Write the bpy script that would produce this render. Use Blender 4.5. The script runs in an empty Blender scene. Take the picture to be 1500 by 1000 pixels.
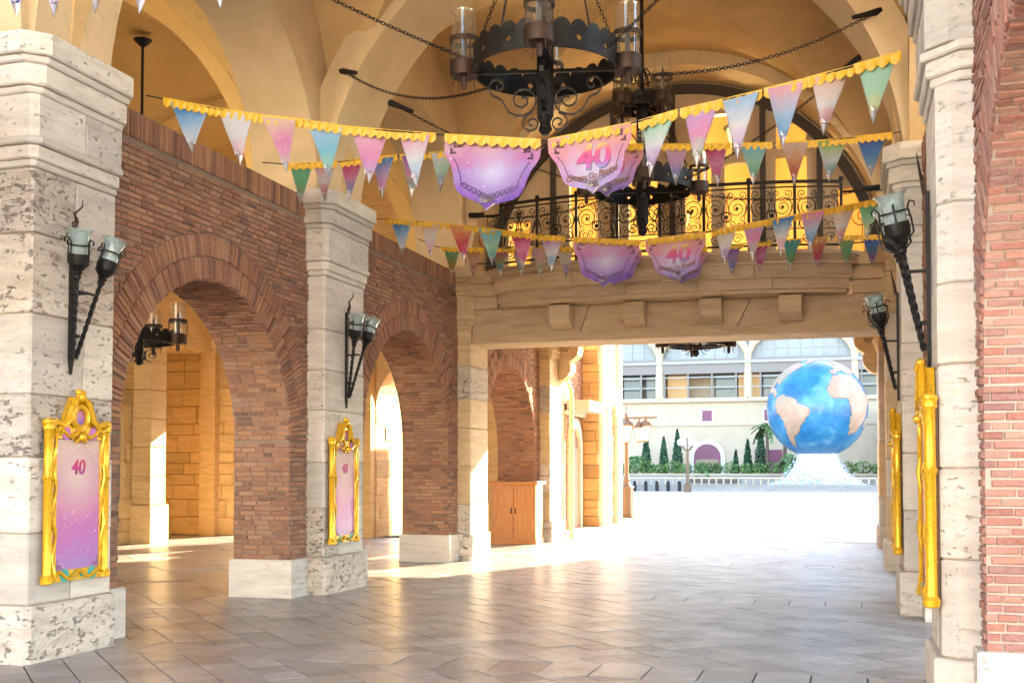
import bpy, math, random
from mathutils import Vector, Matrix
random.seed(11)
S = bpy.context.scene
COL = S.collection
R = math.radians
PI = math.pi
CAM = Vector((0, 0, 1.5))

# ------------------------------------------------------------------ camera
YAW, PITCH = R(16.763), R(2.0)
cd = bpy.data.cameras.new('camera')
cam = bpy.data.objects.new('camera', cd)
COL.objects.link(cam)
cam.location = CAM
cam.rotation_euler = (PI/2 + PITCH, 0, YAW)
cd.sensor_width = 36; cd.lens = 39.6; cd.shift_y = 0.0883
cd.clip_start = 0.05; cd.clip_end = 2000
S.camera = cam

# ------------------------------------------------------------------ sky, sun, exposure
SUN_AZ, SUN_EL = R(20), R(23.5)          # azimuth from +Y towards +X
world = bpy.data.worlds.new('World'); S.world = world
world.use_nodes = True
wn = world.node_tree.nodes; wl = world.node_tree.links
bg = wn['Background']
sky = wn.new('ShaderNodeTexSky'); sky.sky_type = 'NISHITA'
sky.sun_disc = False; sky.sun_elevation = SUN_EL; sky.sun_rotation = SUN_AZ
wl.new(sky.outputs[0], bg.inputs[0]); bg.inputs[1].default_value = 0.15
sd = bpy.data.lights.new('sun', 'SUN'); sd.energy = 5.0; sd.angle = R(0.5); sd.color = (1, .81, .54)
sun = bpy.data.objects.new('sun', sd); COL.objects.link(sun)
sdir = Vector((math.sin(SUN_AZ)*math.cos(SUN_EL), math.cos(SUN_AZ)*math.cos(SUN_EL), math.sin(SUN_EL)))
sun.rotation_euler = sdir.to_track_quat('Z', 'Y').to_euler()
sun.location = (8, 30, 25)
S.view_settings.view_transform = 'Standard'; S.view_settings.look = 'None'
S.view_settings.gamma = 1; S.view_settings.use_curve_mapping = False
S.view_settings.exposure = 3.5
S.cycles.max_bounces = 10; S.cycles.diffuse_bounces = 6; S.cycles.transparent_max_bounces = 12
S.cycles.use_denoising = True
S.cycles.caustics_reflective = False; S.cycles.caustics_refractive = False

# ------------------------------------------------------------------ mesh helpers
class MB:
    def __init__(s): s.v = []; s.f = []
    def add(s, vs, fs):
        o = len(s.v); s.v += [tuple(p) for p in vs]; s.f += [tuple(i+o for i in f) for f in fs]
        return s
    def box(s, x0, x1, y0, y1, z0, z1):
        vs = [(x, y, z) for z in (z0, z1) for y in (y0, y1) for x in (x0, x1)]
        return s.add(vs, [(0,2,3,1),(4,5,7,6),(0,1,5,4),(2,6,7,3),(0,4,6,2),(1,3,7,5)])
    def obox(s, c, hx, hy, hz):
        vs = [c + hx*a + hy*b + hz*d for d in (-1, 1) for b in (-1, 1) for a in (-1, 1)]
        return s.add(vs, [(0,2,3,1),(4,5,7,6),(0,1,5,4),(2,6,7,3),(0,4,6,2),(1,3,7,5)])
    def prism(s, poly, z0, z1, b=0.0):
        """upright prism over a counter-clockwise polygon, edges eased by b"""
        n = len(poly)
        def inset(d):
            out = []
            for i in range(n):
                p0, p1, p2 = [Vector(poly[(i+k) % n]) for k in (-1, 0, 1)]
                a = (p1-p0).normalized(); c = (p2-p1).normalized()
                na = Vector((-a.y, a.x)); nc = Vector((-c.y, c.x))
                m = (na+nc); m = m/max(m.dot(na), .2)
                out.append(p1 + m*d)
            return out
        rings = [(poly, z0), (poly, z1)] if b <= 0 else [(inset(b), z0), (poly, z0+b), (poly, z1-b), (inset(b), z1)]
        vs = []; fs = []
        for pl, z in rings: vs += [(p[0], p[1], z) for p in pl]
        for k in range(len(rings)-1):
            for i in range(n):
                j = (i+1) % n
                fs.append((k*n+i, k*n+j, (k+1)*n+j, (k+1)*n+i))
        fs.append(tuple(range(n-1, -1, -1))); fs.append(tuple((len(rings)-1)*n+i for i in range(n)))
        return s.add(vs, fs)
    def slab(s, outline, y0, y1):
        """outline in x,z extruded from y0 (front) to y1 (back)"""
        n = len(outline)
        vs = [(x, y0, z) for x, z in outline] + [(x, y1, z) for x, z in outline]
        fs = [tuple(range(n)), tuple(range(2*n-1, n-1, -1))]
        for i in range(n):
            j = (i+1) % n; fs.append((i, i+n, j+n, j))
        return s.add(vs, fs)
    def lathe(s, prof, n=16, c=(0, 0, 0), caps=True, axis='z'):
        vs = []; fs = []
        for r, z in prof:
            for i in range(n):
                a = 2*PI*i/n
                p = (r*math.cos(a), r*math.sin(a), z)
                if axis == 'y': p = (p[0], p[2], p[1])
                vs.append((c[0]+p[0], c[1]+p[1], c[2]+p[2]))
        for k in range(len(prof)-1):
            for i in range(n):
                j = (i+1) % n
                fs.append((k*n+i, k*n+j, (k+1)*n+j, (k+1)*n+i))
        if caps:
            fs.append(tuple(range(n-1, -1, -1))); fs.append(tuple((len(prof)-1)*n+i for i in range(n)))
        return s.add(vs, fs)
    def tube(s, path, r, n=6, closed=False, twist=0.0, flat=None):
        pts = [Vector(p) for p in path]; m = len(pts); vs = []; fs = []
        up = None
        for i in range(m):
            if closed: t = pts[(i+1) % m]-pts[i-1]
            else: t = pts[min(i+1, m-1)]-pts[max(i-1, 0)]
            if t.length < 1e-9: t = Vector((0, 0, 1))
            t.normalize()
            if up is None:
                up = Vector((0, 0, 1)) if abs(t.z) < .9 else Vector((0, 1, 0))
            x = up.cross(t)
            if x.length < 1e-4: x = Vector((1, 0, 0)).cross(t)
            x.normalize(); y = t.cross(x); up = y
            rr = r[i] if isinstance(r, (list, tuple)) else r
            for k in range(n):
                a = 2*PI*k/n + twist*i + PI/4
                q = x*math.cos(a)*rr + y*math.sin(a)*rr
                if flat: q = x*math.cos(a)*rr*flat[0] + y*math.sin(a)*rr*flat[1]
                vs.append(pts[i]+q)
        L = m if closed else m-1
        for i in range(L):
            for k in range(n):
                a, b = i*n+k, i*n+(k+1) % n; c2 = ((i+1) % m)*n
                fs.append((a, b, c2+(k+1) % n, c2+k))
        if not closed:
            fs.append(tuple(range(n-1, -1, -1))); fs.append(tuple((m-1)*n+k for k in range(n)))
        return s.add(vs, fs)
    def sphere(s, c, r, n=12, sz=1.0):
        prof = [(max(r*math.sin(PI*k/(n//2+2)), .001*r), -r*sz*math.cos(PI*k/(n//2+2))) for k in range(n//2+3)]
        return s.lathe(prof, n, c)
    def mesh(s, name, mat, smooth=False, off=None):
        me = bpy.data.meshes.new(name)
        v = s.v if off is None else [(p[0]-off[0], p[1]-off[1], p[2]-off[2]) for p in s.v]
        me.from_pydata(v, [], s.f)
        for m in (mat if isinstance(mat, (list, tuple)) else [mat]): me.materials.append(m)
        if smooth:
            me.polygons.foreach_set('use_smooth', [True]*len(me.polygons))
            if smooth != 'all':
                me.set_sharp_from_angle(angle=R(35))
        me.update()
        return me
    def build(s, name, mat, parent=None, local=False, smooth=False):
        off = None
        if parent is not None and not local: off = wloc(parent)
        return link(name, s.mesh(name, mat, smooth, off), parent)

def wloc(o):
    v = Vector((0, 0, 0))
    while o is not None: v += o.location; o = o.parent
    return v
def link(name, me, parent=None):
    o = bpy.data.objects.new(name, me); COL.objects.link(o)
    if parent is not None: o.parent = parent
    return o
def tag(o, label, cat, group=None, kind=None):
    o['label'] = label; o['category'] = cat
    if group: o['group'] = group
    if kind: o['kind'] = kind
    return o
def thing(name, label, cat, loc=(0, 0, 0), rz=0.0, group=None):
    o = bpy.data.objects.new(name, None); COL.objects.link(o)
    o.empty_display_size = .2
    o.location = loc; o.rotation_euler = (0, 0, rz)
    return tag(o, label, cat, group)
def struct(o, label=None):
    o['kind'] = 'structure'
    if label: o['label'] = label
    return o
KIDS = {}
def copy_tree(o, parent=None):
    c = o.copy(); COL.objects.link(c)
    if parent is not None: c.parent = parent
    for ch in [x for x in bpy.data.objects if x.parent is o] if o not in KIDS else KIDS[o]: copy_tree(ch, c)
    return c
def dup(o, loc, rz=None, label=None, scale=None):
    c = copy_tree(o); c.location = loc
    if rz is not None: c.rotation_euler = (0, 0, rz)
    if label: c['label'] = label
    if scale: c.scale = scale
    return c

def px(p):
    """projected position and depth of a point (used only to rank pieces by size in view)"""
    q = Vector(p)-CAM
    f = Vector((-math.sin(YAW), math.cos(YAW), 0)); r = Vector((math.cos(YAW), math.sin(YAW), 0))
    d = max(q.dot(f), .01)
    return 750+1650*q.dot(r)/d, 690-1650*q.z/d, d

# ------------------------------------------------------------------ materials
def ramp(nt, stops):
    n = nt.nodes.new('ShaderNodeValToRGB'); e = n.color_ramp.elements
    while len(e) < len(stops): e.new(.5)
    for k, (p, c) in enumerate(stops):
        e[k].position = p; e[k].color = (*c, 1)
    return n
def base(name, color=(.5, .5, .5), rough=.6, metal=0.0, spec=None):
    m = bpy.data.materials.new(name); m.use_nodes = True
    b = m.node_tree.nodes['Principled BSDF']
    b.inputs['Base Color'].default_value = (*color, 1)
    b.inputs['Roughness'].default_value = rough; b.inputs['Metallic'].default_value = metal
    if spec is not None: b.inputs['Specular IOR Level'].default_value = spec
    return m
def N(m, t, **kw):
    n = m.node_tree.nodes.new('ShaderNode'+t)
    for k, v in kw.items(): setattr(n, k, v)
    return n
def L(m, a, b): m.node_tree.links.new(a, b)
def mixc(m, fac, a, b, mode='MIX'):
    n = N(m, 'Mix', data_type='RGBA', blend_type=mode)
    for s, v in ((0, fac), (6, a), (7, b)):
        if hasattr(v, 'is_linked'): L(m, v, n.inputs[s])
        elif isinstance(v, tuple): n.inputs[s].default_value = (*v, 1)
        else: n.inputs[s].default_value = v
    return n.outputs[2]
def math_(m, op, a, b=0.0):
    n = N(m, 'Math', operation=op)
    for s, v in ((0, a), (1, b)):
        if hasattr(v, 'is_linked'): L(m, v, n.inputs[s])
        else: n.inputs[s].default_value = v
    return n.outputs[0]
def pos(m, scale=(1, 1, 1), obj=False):
    if obj: o = N(m, 'TexCoord').outputs['Object']
    else: o = N(m, 'NewGeometry').outputs['Position']
    mp = N(m, 'Mapping'); mp.inputs['Scale'].default_value = scale
    L(m, o, mp.inputs['Vector']); return mp.outputs[0]
def noise(m, vec, scale, detail=5, rough=.6, dist=0.0):
    n = N(m, 'TexNoise'); n.inputs['Scale'].default_value = scale; n.inputs['Detail'].default_value = detail
    n.inputs['Roughness'].default_value = rough; n.inputs['Distortion'].default_value = dist
    L(m, vec, n.inputs['Vector']); return n.outputs['Fac']
def rnd(m):
    a = N(m, 'ObjectInfo').outputs['Random']; b = N(m, 'NewGeometry').outputs['Random Per Island']
    return math_(m, 'FRACT', math_(m, 'ADD', math_(m, 'MULTIPLY', a, 7.31), b))
def bump(m, h, dist, strength=1.0):
    n = N(m, 'Bump'); n.inputs['Distance'].default_value = dist; n.inputs['Strength'].default_value = strength
    L(m, h, n.inputs['Height'])
    L(m, n.outputs[0], m.node_tree.nodes['Principled BSDF'].inputs['Normal'])
def colour(m, c): L(m, c, m.node_tree.nodes['Principled BSDF'].inputs['Base Color'])

def stone_mat(name, light, dark, pit, pitted=1.0, rough=.75, per=.22, bumpd=.012, erode=0.0):
    m = base(name, light, rough)
    def pos(m, scale=(1, 1, 1)):
        va = N(m, 'VectorMath', operation='ADD'); L(m, N(m, 'NewGeometry').outputs['Position'], va.inputs[0])
        cx = N(m, 'CombineXYZ'); q = math_(m, 'MULTIPLY', rnd(m), 40)
        for i in range(3): L(m, q, cx.inputs[i])
        L(m, cx.outputs[0], va.inputs[1])
        mp = N(m, 'Mapping'); mp.inputs['Scale'].default_value = scale; L(m, va.outputs[0], mp.inputs['Vector']); return mp.outputs[0]
    band = noise(m, pos(m, (1.2, 1.2, 7)), 1.6, 6, .62, .5)
    fine = noise(m, pos(m), 26, 4)
    cl = ramp(m.node_tree, [(.3, dark), (.52, light), (.75, tuple(min(.9, c*1.13) for c in light))]); L(m, band, cl.inputs[0])
    c1 = mixc(m, math_(m, 'MULTIPLY', fine, .35), cl.outputs[0], tuple(c*.72 for c in light))
    pv = noise(m, pos(m, (1, 1, 2.1)), 15, 3, .55)
    mask = noise(m, pos(m), .9, 3)
    pm = ramp(m.node_tree, [(.28, (1, 1, 1)), (.40, (0, 0, 0))]); L(m, pv, pm.inputs[0])
    mk = ramp(m.node_tree, [(.44, (.05, .05, .05)), (.60, (1, 1, 1))]); L(m, mask, mk.inputs[0])
    pits = math_(m, 'MULTIPLY', math_(m, 'MULTIPLY', pm.outputs[0], mk.outputs[0]), pitted)
    if erode > 0:                   # larger worn hollows
        ev = noise(m, pos(m, (1, 1, 1.9)), 9.5, 5, .70, .3)
        em = ramp(m.node_tree, [(.33, (1, 1, 1)), (.43, (0, 0, 0))]); L(m, ev, em.inputs[0])
        pits = math_(m, 'MAXIMUM', pits, math_(m, 'MULTIPLY', em.outputs[0], erode))
    c2 = mixc(m, math_(m, 'MULTIPLY', pits, .62), c1, pit)
    tint = ramp(m.node_tree, [(0, (1-per,)*3), (.5, (1, .985, .96)), (1, (1, 1, 1))]); L(m, rnd(m), tint.inputs[0])
    c3 = mixc(m, 1.0, c2, tint.outputs[0], 'MULTIPLY')
    colour(m, c3)
    hh = math_(m, 'SUBTRACT', math_(m, 'ADD', math_(m, 'MULTIPLY', fine, .25), math_(m, 'MULTIPLY', band, .5)), math_(m, 'MULTIPLY', pits, 1.2))
    bump(m, hh, bumpd, .9)
    return m
def brick_mat(name, cols, mortar_dust, rough=.85):
    m = base(name, cols[0], rough)
    r = ramp(m.node_tree, [(i/(len(cols)-1)*.96+.02, c) for i, c in enumerate(cols)]); L(m, rnd(m), r.inputs[0])
    n1 = noise(m, pos(m), 38, 5, .65); n2 = noise(m, pos(m), 1.1, 4)
    rr = ramp(m.node_tree, [(.35, (0, 0, 0)), (.7, (1, 1, 1))]); L(m, n1, rr.inputs[0])
    c1 = mixc(m, math_(m, 'MULTIPLY', rr.outputs[0], .38), r.outputs[0], mortar_dust)
    r2 = ramp(m.node_tree, [(.3, (.72, .70, .70)), (.65, (1.0, 1.0, 1.0))]); L(m, n2, r2.inputs[0])
    colour(m, mixc(m, 1.0, c1, r2.outputs[0], 'MULTIPLY'))
    bump(m, n1, .008, .9)
    return m
def plaster_mat(name, a, b, streak=.35):
    m = base(name, a, .88)
    n1 = noise(m, pos(m), .8, 6, .62, .6); n2 = noise(m, pos(m), 9, 5, .7); n3 = noise(m, pos(m, (3, 3, .35)), 2.2, 4)
    r1 = ramp(m.node_tree, [(.34, b), (.60, a)]); L(m, n1, r1.inputs[0])
    c = mixc(m, math_(m, 'MULTIPLY', n2, streak), r1.outputs[0], tuple(x*.68 for x in b))
    c = mixc(m, math_(m, 'MULTIPLY', n3, .22), c, tuple(min(x*1.25, .8) for x in a))
    vo = N(m, 'TexVoronoi', feature='DISTANCE_TO_EDGE'); vo.inputs['Scale'].default_value = .75
    va = N(m, 'VectorMath', operation='ADD'); nn_ = N(m, 'TexNoise'); nn_.inputs['Scale'].default_value = 2.5; nn_.inputs['Detail'].default_value = 5; L(m, pos(m), nn_.inputs['Vector'])
    L(m, pos(m), va.inputs[0]); L(m, nn_.outputs['Color'], va.inputs[1]); L(m, va.outputs[0], vo.inputs['Vector'])
    cr = ramp(m.node_tree, [(0, (1, 1, 1)), (.006, (0, 0, 0))]); L(m, vo.outputs['Distance'], cr.inputs[0])
    pt = ramp(m.node_tree, [(.5, (0, 0, 0)), (.62, (.5, .5, .5))]); L(m, n1, pt.inputs[0])
    c = mixc(m, math_(m, 'MULTIPLY', cr.outputs[0], pt.outputs[0]), c, tuple(x*.4 for x in b))
    colour(m, c); bump(m, n2, .012, .6)
    return m
M = {}
M['stone'] = stone_mat('travertine', (.66, .62, .55), (.50, .455, .39), (.22, .18, .14), 1.1)
M['stone_warm'] = stone_mat('bounce_tinted_stone', (.66, .51, .31), (.52, .385, .215), (.28, .18, .09), .6)  # same stone as the near piers, warm bounce light put into the colour
M['beam_stone'] = stone_mat('beam_stone', (.60, .46, .30), (.45, .325, .195), (.24, .16, .1), .25, bumpd=.006, per=.12)
M['stone_aisle'] = stone_mat('golden_lit_stone', (.68, .48, .23), (.52, .35, .15), (.28, .17, .07), .7)  # pier stone again, golden bounce light of the aisle mixed into its colour
M['stone_rough'] = stone_mat('pitted_travertine', (.62, .56, .48), (.44, .38, .31), (.25, .20, .15), 1.5, bumpd=.045, erode=.6)
M['brick'] = brick_mat('brick', [(.20, .082, .05), (.36, .152, .078), (.24, .102, .07), (.45, .215, .105), (.28, .13, .092), (.42, .235, .14), (.37, .165, .085), (.14, .066, .05)], (.46, .30, .19))
M['brick_pale'] = brick_mat('sky_tinted_brick', [(.30, .11, .075), (.42, .17, .12), (.27, .13, .125), (.47, .24, .165), (.38, .15, .115), (.45, .28, .20), (.31, .14, .12)], (.52, .38, .31))  # same brick as the left walls, cool sky light put into the colours
M['mortar'] = plaster_mat('mortar', (.27, .20, .145), (.17, .12, .085))
M['mortar_pale'] = plaster_mat('pale_mortar', (.50, .42, .36), (.36, .29, .24))
M['plaster'] = plaster_mat('vault_plaster', (.63, .44, .215), (.44, .295, .135))
M['plaster_gold'] = plaster_mat('golden_plaster', (.76, .52, .20), (.66, .43, .15))
M['arch_plaster'] = plaster_mat('arch_plaster', (.65, .50, .31), (.49, .37, .215))
M['cream'] = plaster_mat('cream_paint', (.58, .46, .31), (.50, .38, .25), .15)
M['iron'] = base('wrought_iron', (.011, .010, .010), .5, .1, .3)
M['iron_rust'] = base('rusty_iron', (.05, .028, .02), .55, .5)
M['dark_wood'] = base('dark_wood', (.035, .022, .015), .5)
M['gold'] = base('gold_paint', (.74, .42, .018), .24, .35)
M['gold_deep'] = base('deep_gold_paint', (.50, .25, .012), .34, .35)
for k_ in ('gold', 'gold_deep'):
    gm = M[k_]; c0 = tuple(gm.node_tree.nodes['Principled BSDF'].inputs['Base Color'].default_value)[:3]
    gn_ = noise(gm, pos(gm), 60, 4, .6); g2_ = ramp(gm.node_tree, [(.28, tuple(v*.6 for v in c0)), (.50, c0), (.7, tuple(min(v*1.15, .9) for v in c0))]); L(gm, gn_, g2_.inputs[0]); colour(gm, g2_.outputs[0]); bump(gm, gn_, .002, .4)
M['recess'] = base('dark_recess', (.09, .045, .012), .6)
M['teal'] = base('teal_enamel', (.03, .33, .28), .4)
M['purple'] = base('purple_enamel', (.45, .14, .42), .4)
M['stone_pale'] = stone_mat('pale_bounce_stone', (.76, .72, .66), (.66, .62, .56), (.4, .36, .3), .3)
# ------------------------------------------------------------------ pieces (bricks, blocks, tiles)
def unit_meshes(name, mat, n=4, bev=.1, jit=.05):
    """a family of slightly irregular unit blocks; local +y is the exposed face"""
    out = []
    rg = random.Random(hash(name) % 1000 if False else len(name)*7+n)
    for k in range(n):
        j = lambda: rg.uniform(-jit, jit)
        v = [(sx, -1, sz) for sx, sz in ((-1,-1),(1,-1),(1,1),(-1,1))]
        v += [(sx*(1+j()*.4), .35+j(), sz*(1+j()*.6)) for sx, sz in ((-1,-1),(1,-1),(1,1),(-1,1))]
        v += [(sx*(1-bev*.35+j()*.3), 1+j()*3, sz*(1-bev+j())) for sx, sz in ((-1,-1),(1,-1),(1,1),(-1,1))]
        f = [(0,1,5,4),(1,2,6,5),(2,3,7,6),(3,0,4,7),(4,5,9,8),(5,6,10,9),(6,7,11,10),(7,4,8,11),(8,9,10,11)]
        f = [tuple(reversed(q)) for q in f]
        me = bpy.data.meshes.new(name); me.from_pydata(v, [], f); me.materials.append(mat); me.update()
        out.append(me)
    return out
UM = {}
def emit(name, matkey, blocks, parent, limit=300, bev=.1, jit=.05, mass_name=None):
    """blocks: (centre, half-length vec, half-depth vec (outwards), half-height vec).
    the ones that show largest become parts, the remainder one joined part"""
    key = (name, matkey)
    if key not in UM: UM[key] = unit_meshes(name, M[matkey], 4, bev, jit)
    fam = UM[key]; o0 = wloc(parent); sc = []
    for i, (c, a, b, h) in enumerate(blocks):
        u, v, d = px(c)
        s = -1.0
        if d > .5 and -60 < u < 1560 and -60 < v < 1060:
            face = b.normalized().dot((CAM-c).normalized())
            if face > .02: s = a.length*h.length*face/d**2
        sc.append((s, i))
    sc.sort(key=lambda t: (-t[0], t[1]))
    solo = set(i for s, i in sc[:limit] if s > 0)
    MBj = MB()
    rg = random.Random(5)
    for i, (c, a, b, h) in enumerate(blocks):
        me = fam[rg.randrange(4)]
        if i in solo:
            o = link(name, me, parent)
            mx = Matrix((a, b, h)).transposed().to_4x4(); mx.translation = c-o0
            o.matrix_local = mx
        else:
            MBj.add([c-o0+a*q.co.x+b*q.co.y+h*q.co.z for q in me.vertices], [tuple(p.vertices) for p in me.polygons])
    if MBj.f:
        j = MBj.build(mass_name or (name+'work'), M[matkey], parent, local=True); j['kind'] = 'stuff'

V = Vector
# ------------------------------------------------------------------ brick arcade walls
def arch_wall(label, name, sg, xf, xb, y0, y1, z1, c, r, zs, key='brick', limit=300, both=False, pitch=.058, blen=.205, group=None, detail=True, mort='mortar', soldier=True):
    t = thing(name, label, 'wall', ((xf+xb)/2, (y0+y1)/2, 0), group=group)
    xc = xf - sg*.012
    m = MB(); NA = 28
    arc = [(c + r*math.cos(PI - PI*i/NA), zs + r*math.sin(PI*i/NA)) for i in range(NA+1)]
    def quad(p, flip):
        m.add(p, [(0,1,2,3) if not flip else (3,2,1,0)])
    for x, fl in ((xc, sg < 0), (xb, sg > 0)):
        P = lambda *yz: [(x, y, z) for y, z in yz]
        quad(P((y0,0),(c-r,0),(c-r,zs),(y0,zs)), fl); quad(P((c+r,0),(y1,0),(y1,zs),(c+r,zs)), fl)
        quad(P((y0,zs),(c-r,zs),(c-r,z1),(y0,z1)), fl); quad(P((c+r,zs),(y1,zs),(y1,z1),(c+r,z1)), fl)
        for p, q in zip(arc, arc[1:]): quad(P(p, q, (q[0], z1), (p[0], z1)), fl)
    rim = [(c-r, 0)] + arc + [(c+r, 0)]
    for p, q in zip(rim, rim[1:]): quad([(xc,p[0],p[1]),(xb,p[0],p[1]),(xb,q[0],q[1]),(xc,q[0],q[1])], sg < 0)
    quad([(xc,y0,z1),(xc,y1,z1),(xb,y1,z1),(xb,y0,z1)], sg < 0)
    m.build('mortar_core', M[mort], t)
    # foot stones
    for ya, yb in ((y0+.002, c-r+.05), (c+r-.05, y1-.002)):
        b = MB().prism([(min(xf+sg*.05, xb-sg*.03), ya), (max(xf+sg*.05, xb-sg*.03), ya), (max(xf+sg*.05, xb-sg*.03), yb), (min(xf+sg*.05, xb-sg*.03), yb)], -.05, .45, .012)
        b.build('foot_stone', M['stone' if key != 'x' else 'stone_warm'], t)
    if not detail: return t
    bl = []; rg = random.Random(int(y0*100)); dep = .016; ring = .47
    bz = V((0,0,1)); by = V((0,1,0)); out = V((sg,0,0))
    def brick(y, z, hl, hh, ang=0.0, x=None, pr=None):
        pr = rg.uniform(-.006, .007) if pr is None else pr
        ca, sa = math.cos(ang), math.sin(ang)
        tw = rg.uniform(-.012, .012)
        l = V((0, math.cos(ang+tw), math.sin(ang+tw))); h = V((0, -math.sin(ang+tw), math.cos(ang+tw)))
        bl.append((V((xf-sg*.012+sg*(pr), y, z)), l*hl, out*dep, h*hh))
    z = .45+pitch/2; row = 0
    top = z1-.27 if soldier else z1
    while z+pitch/2 < top:
        segs = []
        if z > zs:
            q = (r+ring)**2-(z-zs)**2
            g = math.sqrt(q) if q > 0 else -1
        else: g = r+ .0
        if g < 0: segs = [(y0, y1)]
        else: segs = [(y0, c-g), (c+g, y1)]
        for a, b in segs:
            if b-a < .03: continue
            y = a-(blen*.5 if row % 2 else 0)-rg.random()*.03
            while y < b:
                ln = blen*(.5 if rg.random() < .16 else 1)*rg.uniform(.93, 1.06)
                s0, s1 = max(y+.005, a+.003), min(y+ln-.005, b-.003)
                if s1-s0 > .03: brick((s0+s1)/2, z+rg.uniform(-.002, .002), (s1-s0)/2, pitch/2-.006+rg.uniform(-.003, .001))
                y += ln
        z += pitch; row += 1
    if soldier:
        y = y0+.03
        while y < y1-.03:
            brick(y, z1-.135, .128, .021, PI/2+rg.uniform(-.03, .03), pr=rg.uniform(0, .012)); y += .051
    # voussoir rings: two courses of radial bricks
    for r0, r1 in ((r+.004, r+.232), (r+.244, r+ring-.006)):
        n = int(PI*(r0+.06)/.054)
        for i in range(n):
            a = PI*(i+.5)/n + rg.uniform(-.006, .006); rm = (r0+r1)/2+rg.uniform(-.006, .006)
            brick(c+rm*math.cos(a), zs+rm*math.sin(a), (r1-r0)/2, PI*r0/n/2-.004, a, pr=rg.uniform(0, .014))
    # reveals and soffit
    W = abs(xf-xb)
    def course(yy, zz, nrm, tang, k):
        x = -rg.random()*.1-(blen*.5 if k % 2 else 0)
        while x < W:
            ln = blen*(.55 if rg.random() < .2 else 1)*rg.uniform(.93, 1.06)
            s0, s1 = max(x+.005, .004), min(x+ln-.005, W-.004)
            if s1-s0 > .03:
                bl.append((V((xf-sg*(s0+s1)/2, yy, zz))+nrm*rg.uniform(-.006, .004), V((sg*(s1-s0)/2,0,0)), nrm*.014, tang*(pitch/2-.006+rg.uniform(-.003,.001))))
            x += ln
    z = .45+pitch/2; k = 0
    while z < zs:
        course(c+r, z, V((0,-1,0)), bz, k); course(c-r, z, V((0,1,0)), bz, k+1); z += pitch; k += 1
    n = int(PI*r/pitch)
    for i in range(n):
        a = PI*(i+.5)/n
        nr = V((0, -math.cos(a), -math.sin(a)))
        course(c+r*math.cos(a), zs+r*math.sin(a), nr, V((0, -math.sin(a), math.cos(a))), i)
    emit('brick', key, bl, t, limit, bev=.16, jit=.07)
    return t

# ------------------------------------------------------------------ stone piers
PROFILE = [(4.77,4.95,.17),(4.71,4.77,.135),(4.54,4.71,.11),(4.48,4.54,.075),(4.14,4.48,.055),(4.08,4.14,.08),(3.97,4.08,.045),(3.91,3.97,.02)]
def pier(label, sg, xf, depth, y0, y1, mat='stone', foot='stone_rough', cham=.02, base_h=.45, group='stone piers along the passage', seed=0):
    """sg: +1 aisle face looks to +x (left row), -1 looks to -x (right row)"""
    rg = random.Random(seed); xb = xf-sg*depth
    t = thing('stone_pier', label, 'pier', ((xf+xb)/2, (y0+y1)/2, 0), group=group)
    def poly(o, ch, ya=None, yb=None):
        A = y0-o if ya is None else ya; B = y1+o if yb is None else yb
        X = xf+sg*o; c0 = ch if ya is None else .008; c1 = ch if yb is None else .008
        p = [(xb, A), (X-sg*c0, A), (X, A+c0), (X, B-c1), (X-sg*c1, B), (xb, B)]
        return p if sg > 0 else p[::-1]
    core = MB().prism(poly(-.02, max(cham-.01, .005)), 0, 4.94)
    core.build('core', M['mortar_pale'], t)
    z = 0; first = True; zs = [0, base_h]
    while zs[-1] < 3.75-.3: zs.append(zs[-1]+rg.choice([.5, .56, .6, .64]))
    zs[-1] = 3.91
    for k, (a, b) in enumerate(zip(zs, zs[1:])):
        o = .045 if k == 0 else rg.uniform(-.004, .004)
        sp = None if rg.random() < .5 or k == 0 else y0+(y1-y0)*rg.choice([.38, .5, .62])
        mt = M[foot] if k == 0 or rg.random() < .38 else M[mat]
        a2 = a+.004 if k else -.03
        if sp is None: MB().prism(poly(o, cham+(.03 if k == 0 else 0)), a2, b-.004, .010 if k else .018).build('stone_block', mt, t)
        else:
            MB().prism(poly(o, cham, yb=sp-.004), a2, b-.004, .008).build('stone_block', mt, t)
            MB().prism(poly(o+.003, cham, ya=sp+.004), a2, b-.004, .008).build('stone_block', M[mat], t)
    for k, (a, b, o) in enumerate(PROFILE):
        if k == 4:
            sp = (y0+y1)/2+.05
            MB().prism(poly(o, cham+.04, yb=sp-.003), a, b, .006).build('frieze_block', M[mat], t)
            MB().prism(poly(o+.002, cham+.04, ya=sp+.003), a, b, .006).build('frieze_block', M[mat], t)
        else:
            MB().prism(poly(o, cham+o*.9+(.05 if cham > .05 else 0)), a, b+.001*(k % 2), .012).build('cornice_course', M[mat], t)
    return t

XL, XR = -6.17, .52
PY = [(2.24, 3.4), (7.36, 8.40), (12.52, 13.68), (18.05, 19.0), (23.3, 24.55)]
pl = ['', 'near pale stone pier beside the tall gilt poster frame at the left edge', 'second stone pier on the left between the two big brick arches', 'third left stone pier meeting the end of the balcony beam', 'fourth left pier just past the wooden cabinet']
pr = ['', 'near pale stone pier against the pinkish brick wall', 'second right pier carrying the further gilt frame seen edge on', 'third right pier under the right end of the balcony beam', 'last right pier beside the bright opening to the plaza']
for k in range(5):
    y0, y1 = PY[k]
    if k:
        pier(pl[k], 1, XL, .98, y0, y1, 'stone' if k < 3 else 'stone_warm', 'stone_rough', .015 if k else .02, seed=k*3+1)
        pier(pr[k], -1, XR, .98 if k > 1 else .98, y0, y1, 'stone' if k < 3 else 'stone_warm', 'stone' , .09 if k == 1 else .02, base_h=.36 if k == 1 else .45, seed=k*5+2)
pier('left stone pier at the street entrance', 1, XL, .98, *PY[0], group=None, seed=40)
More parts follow.
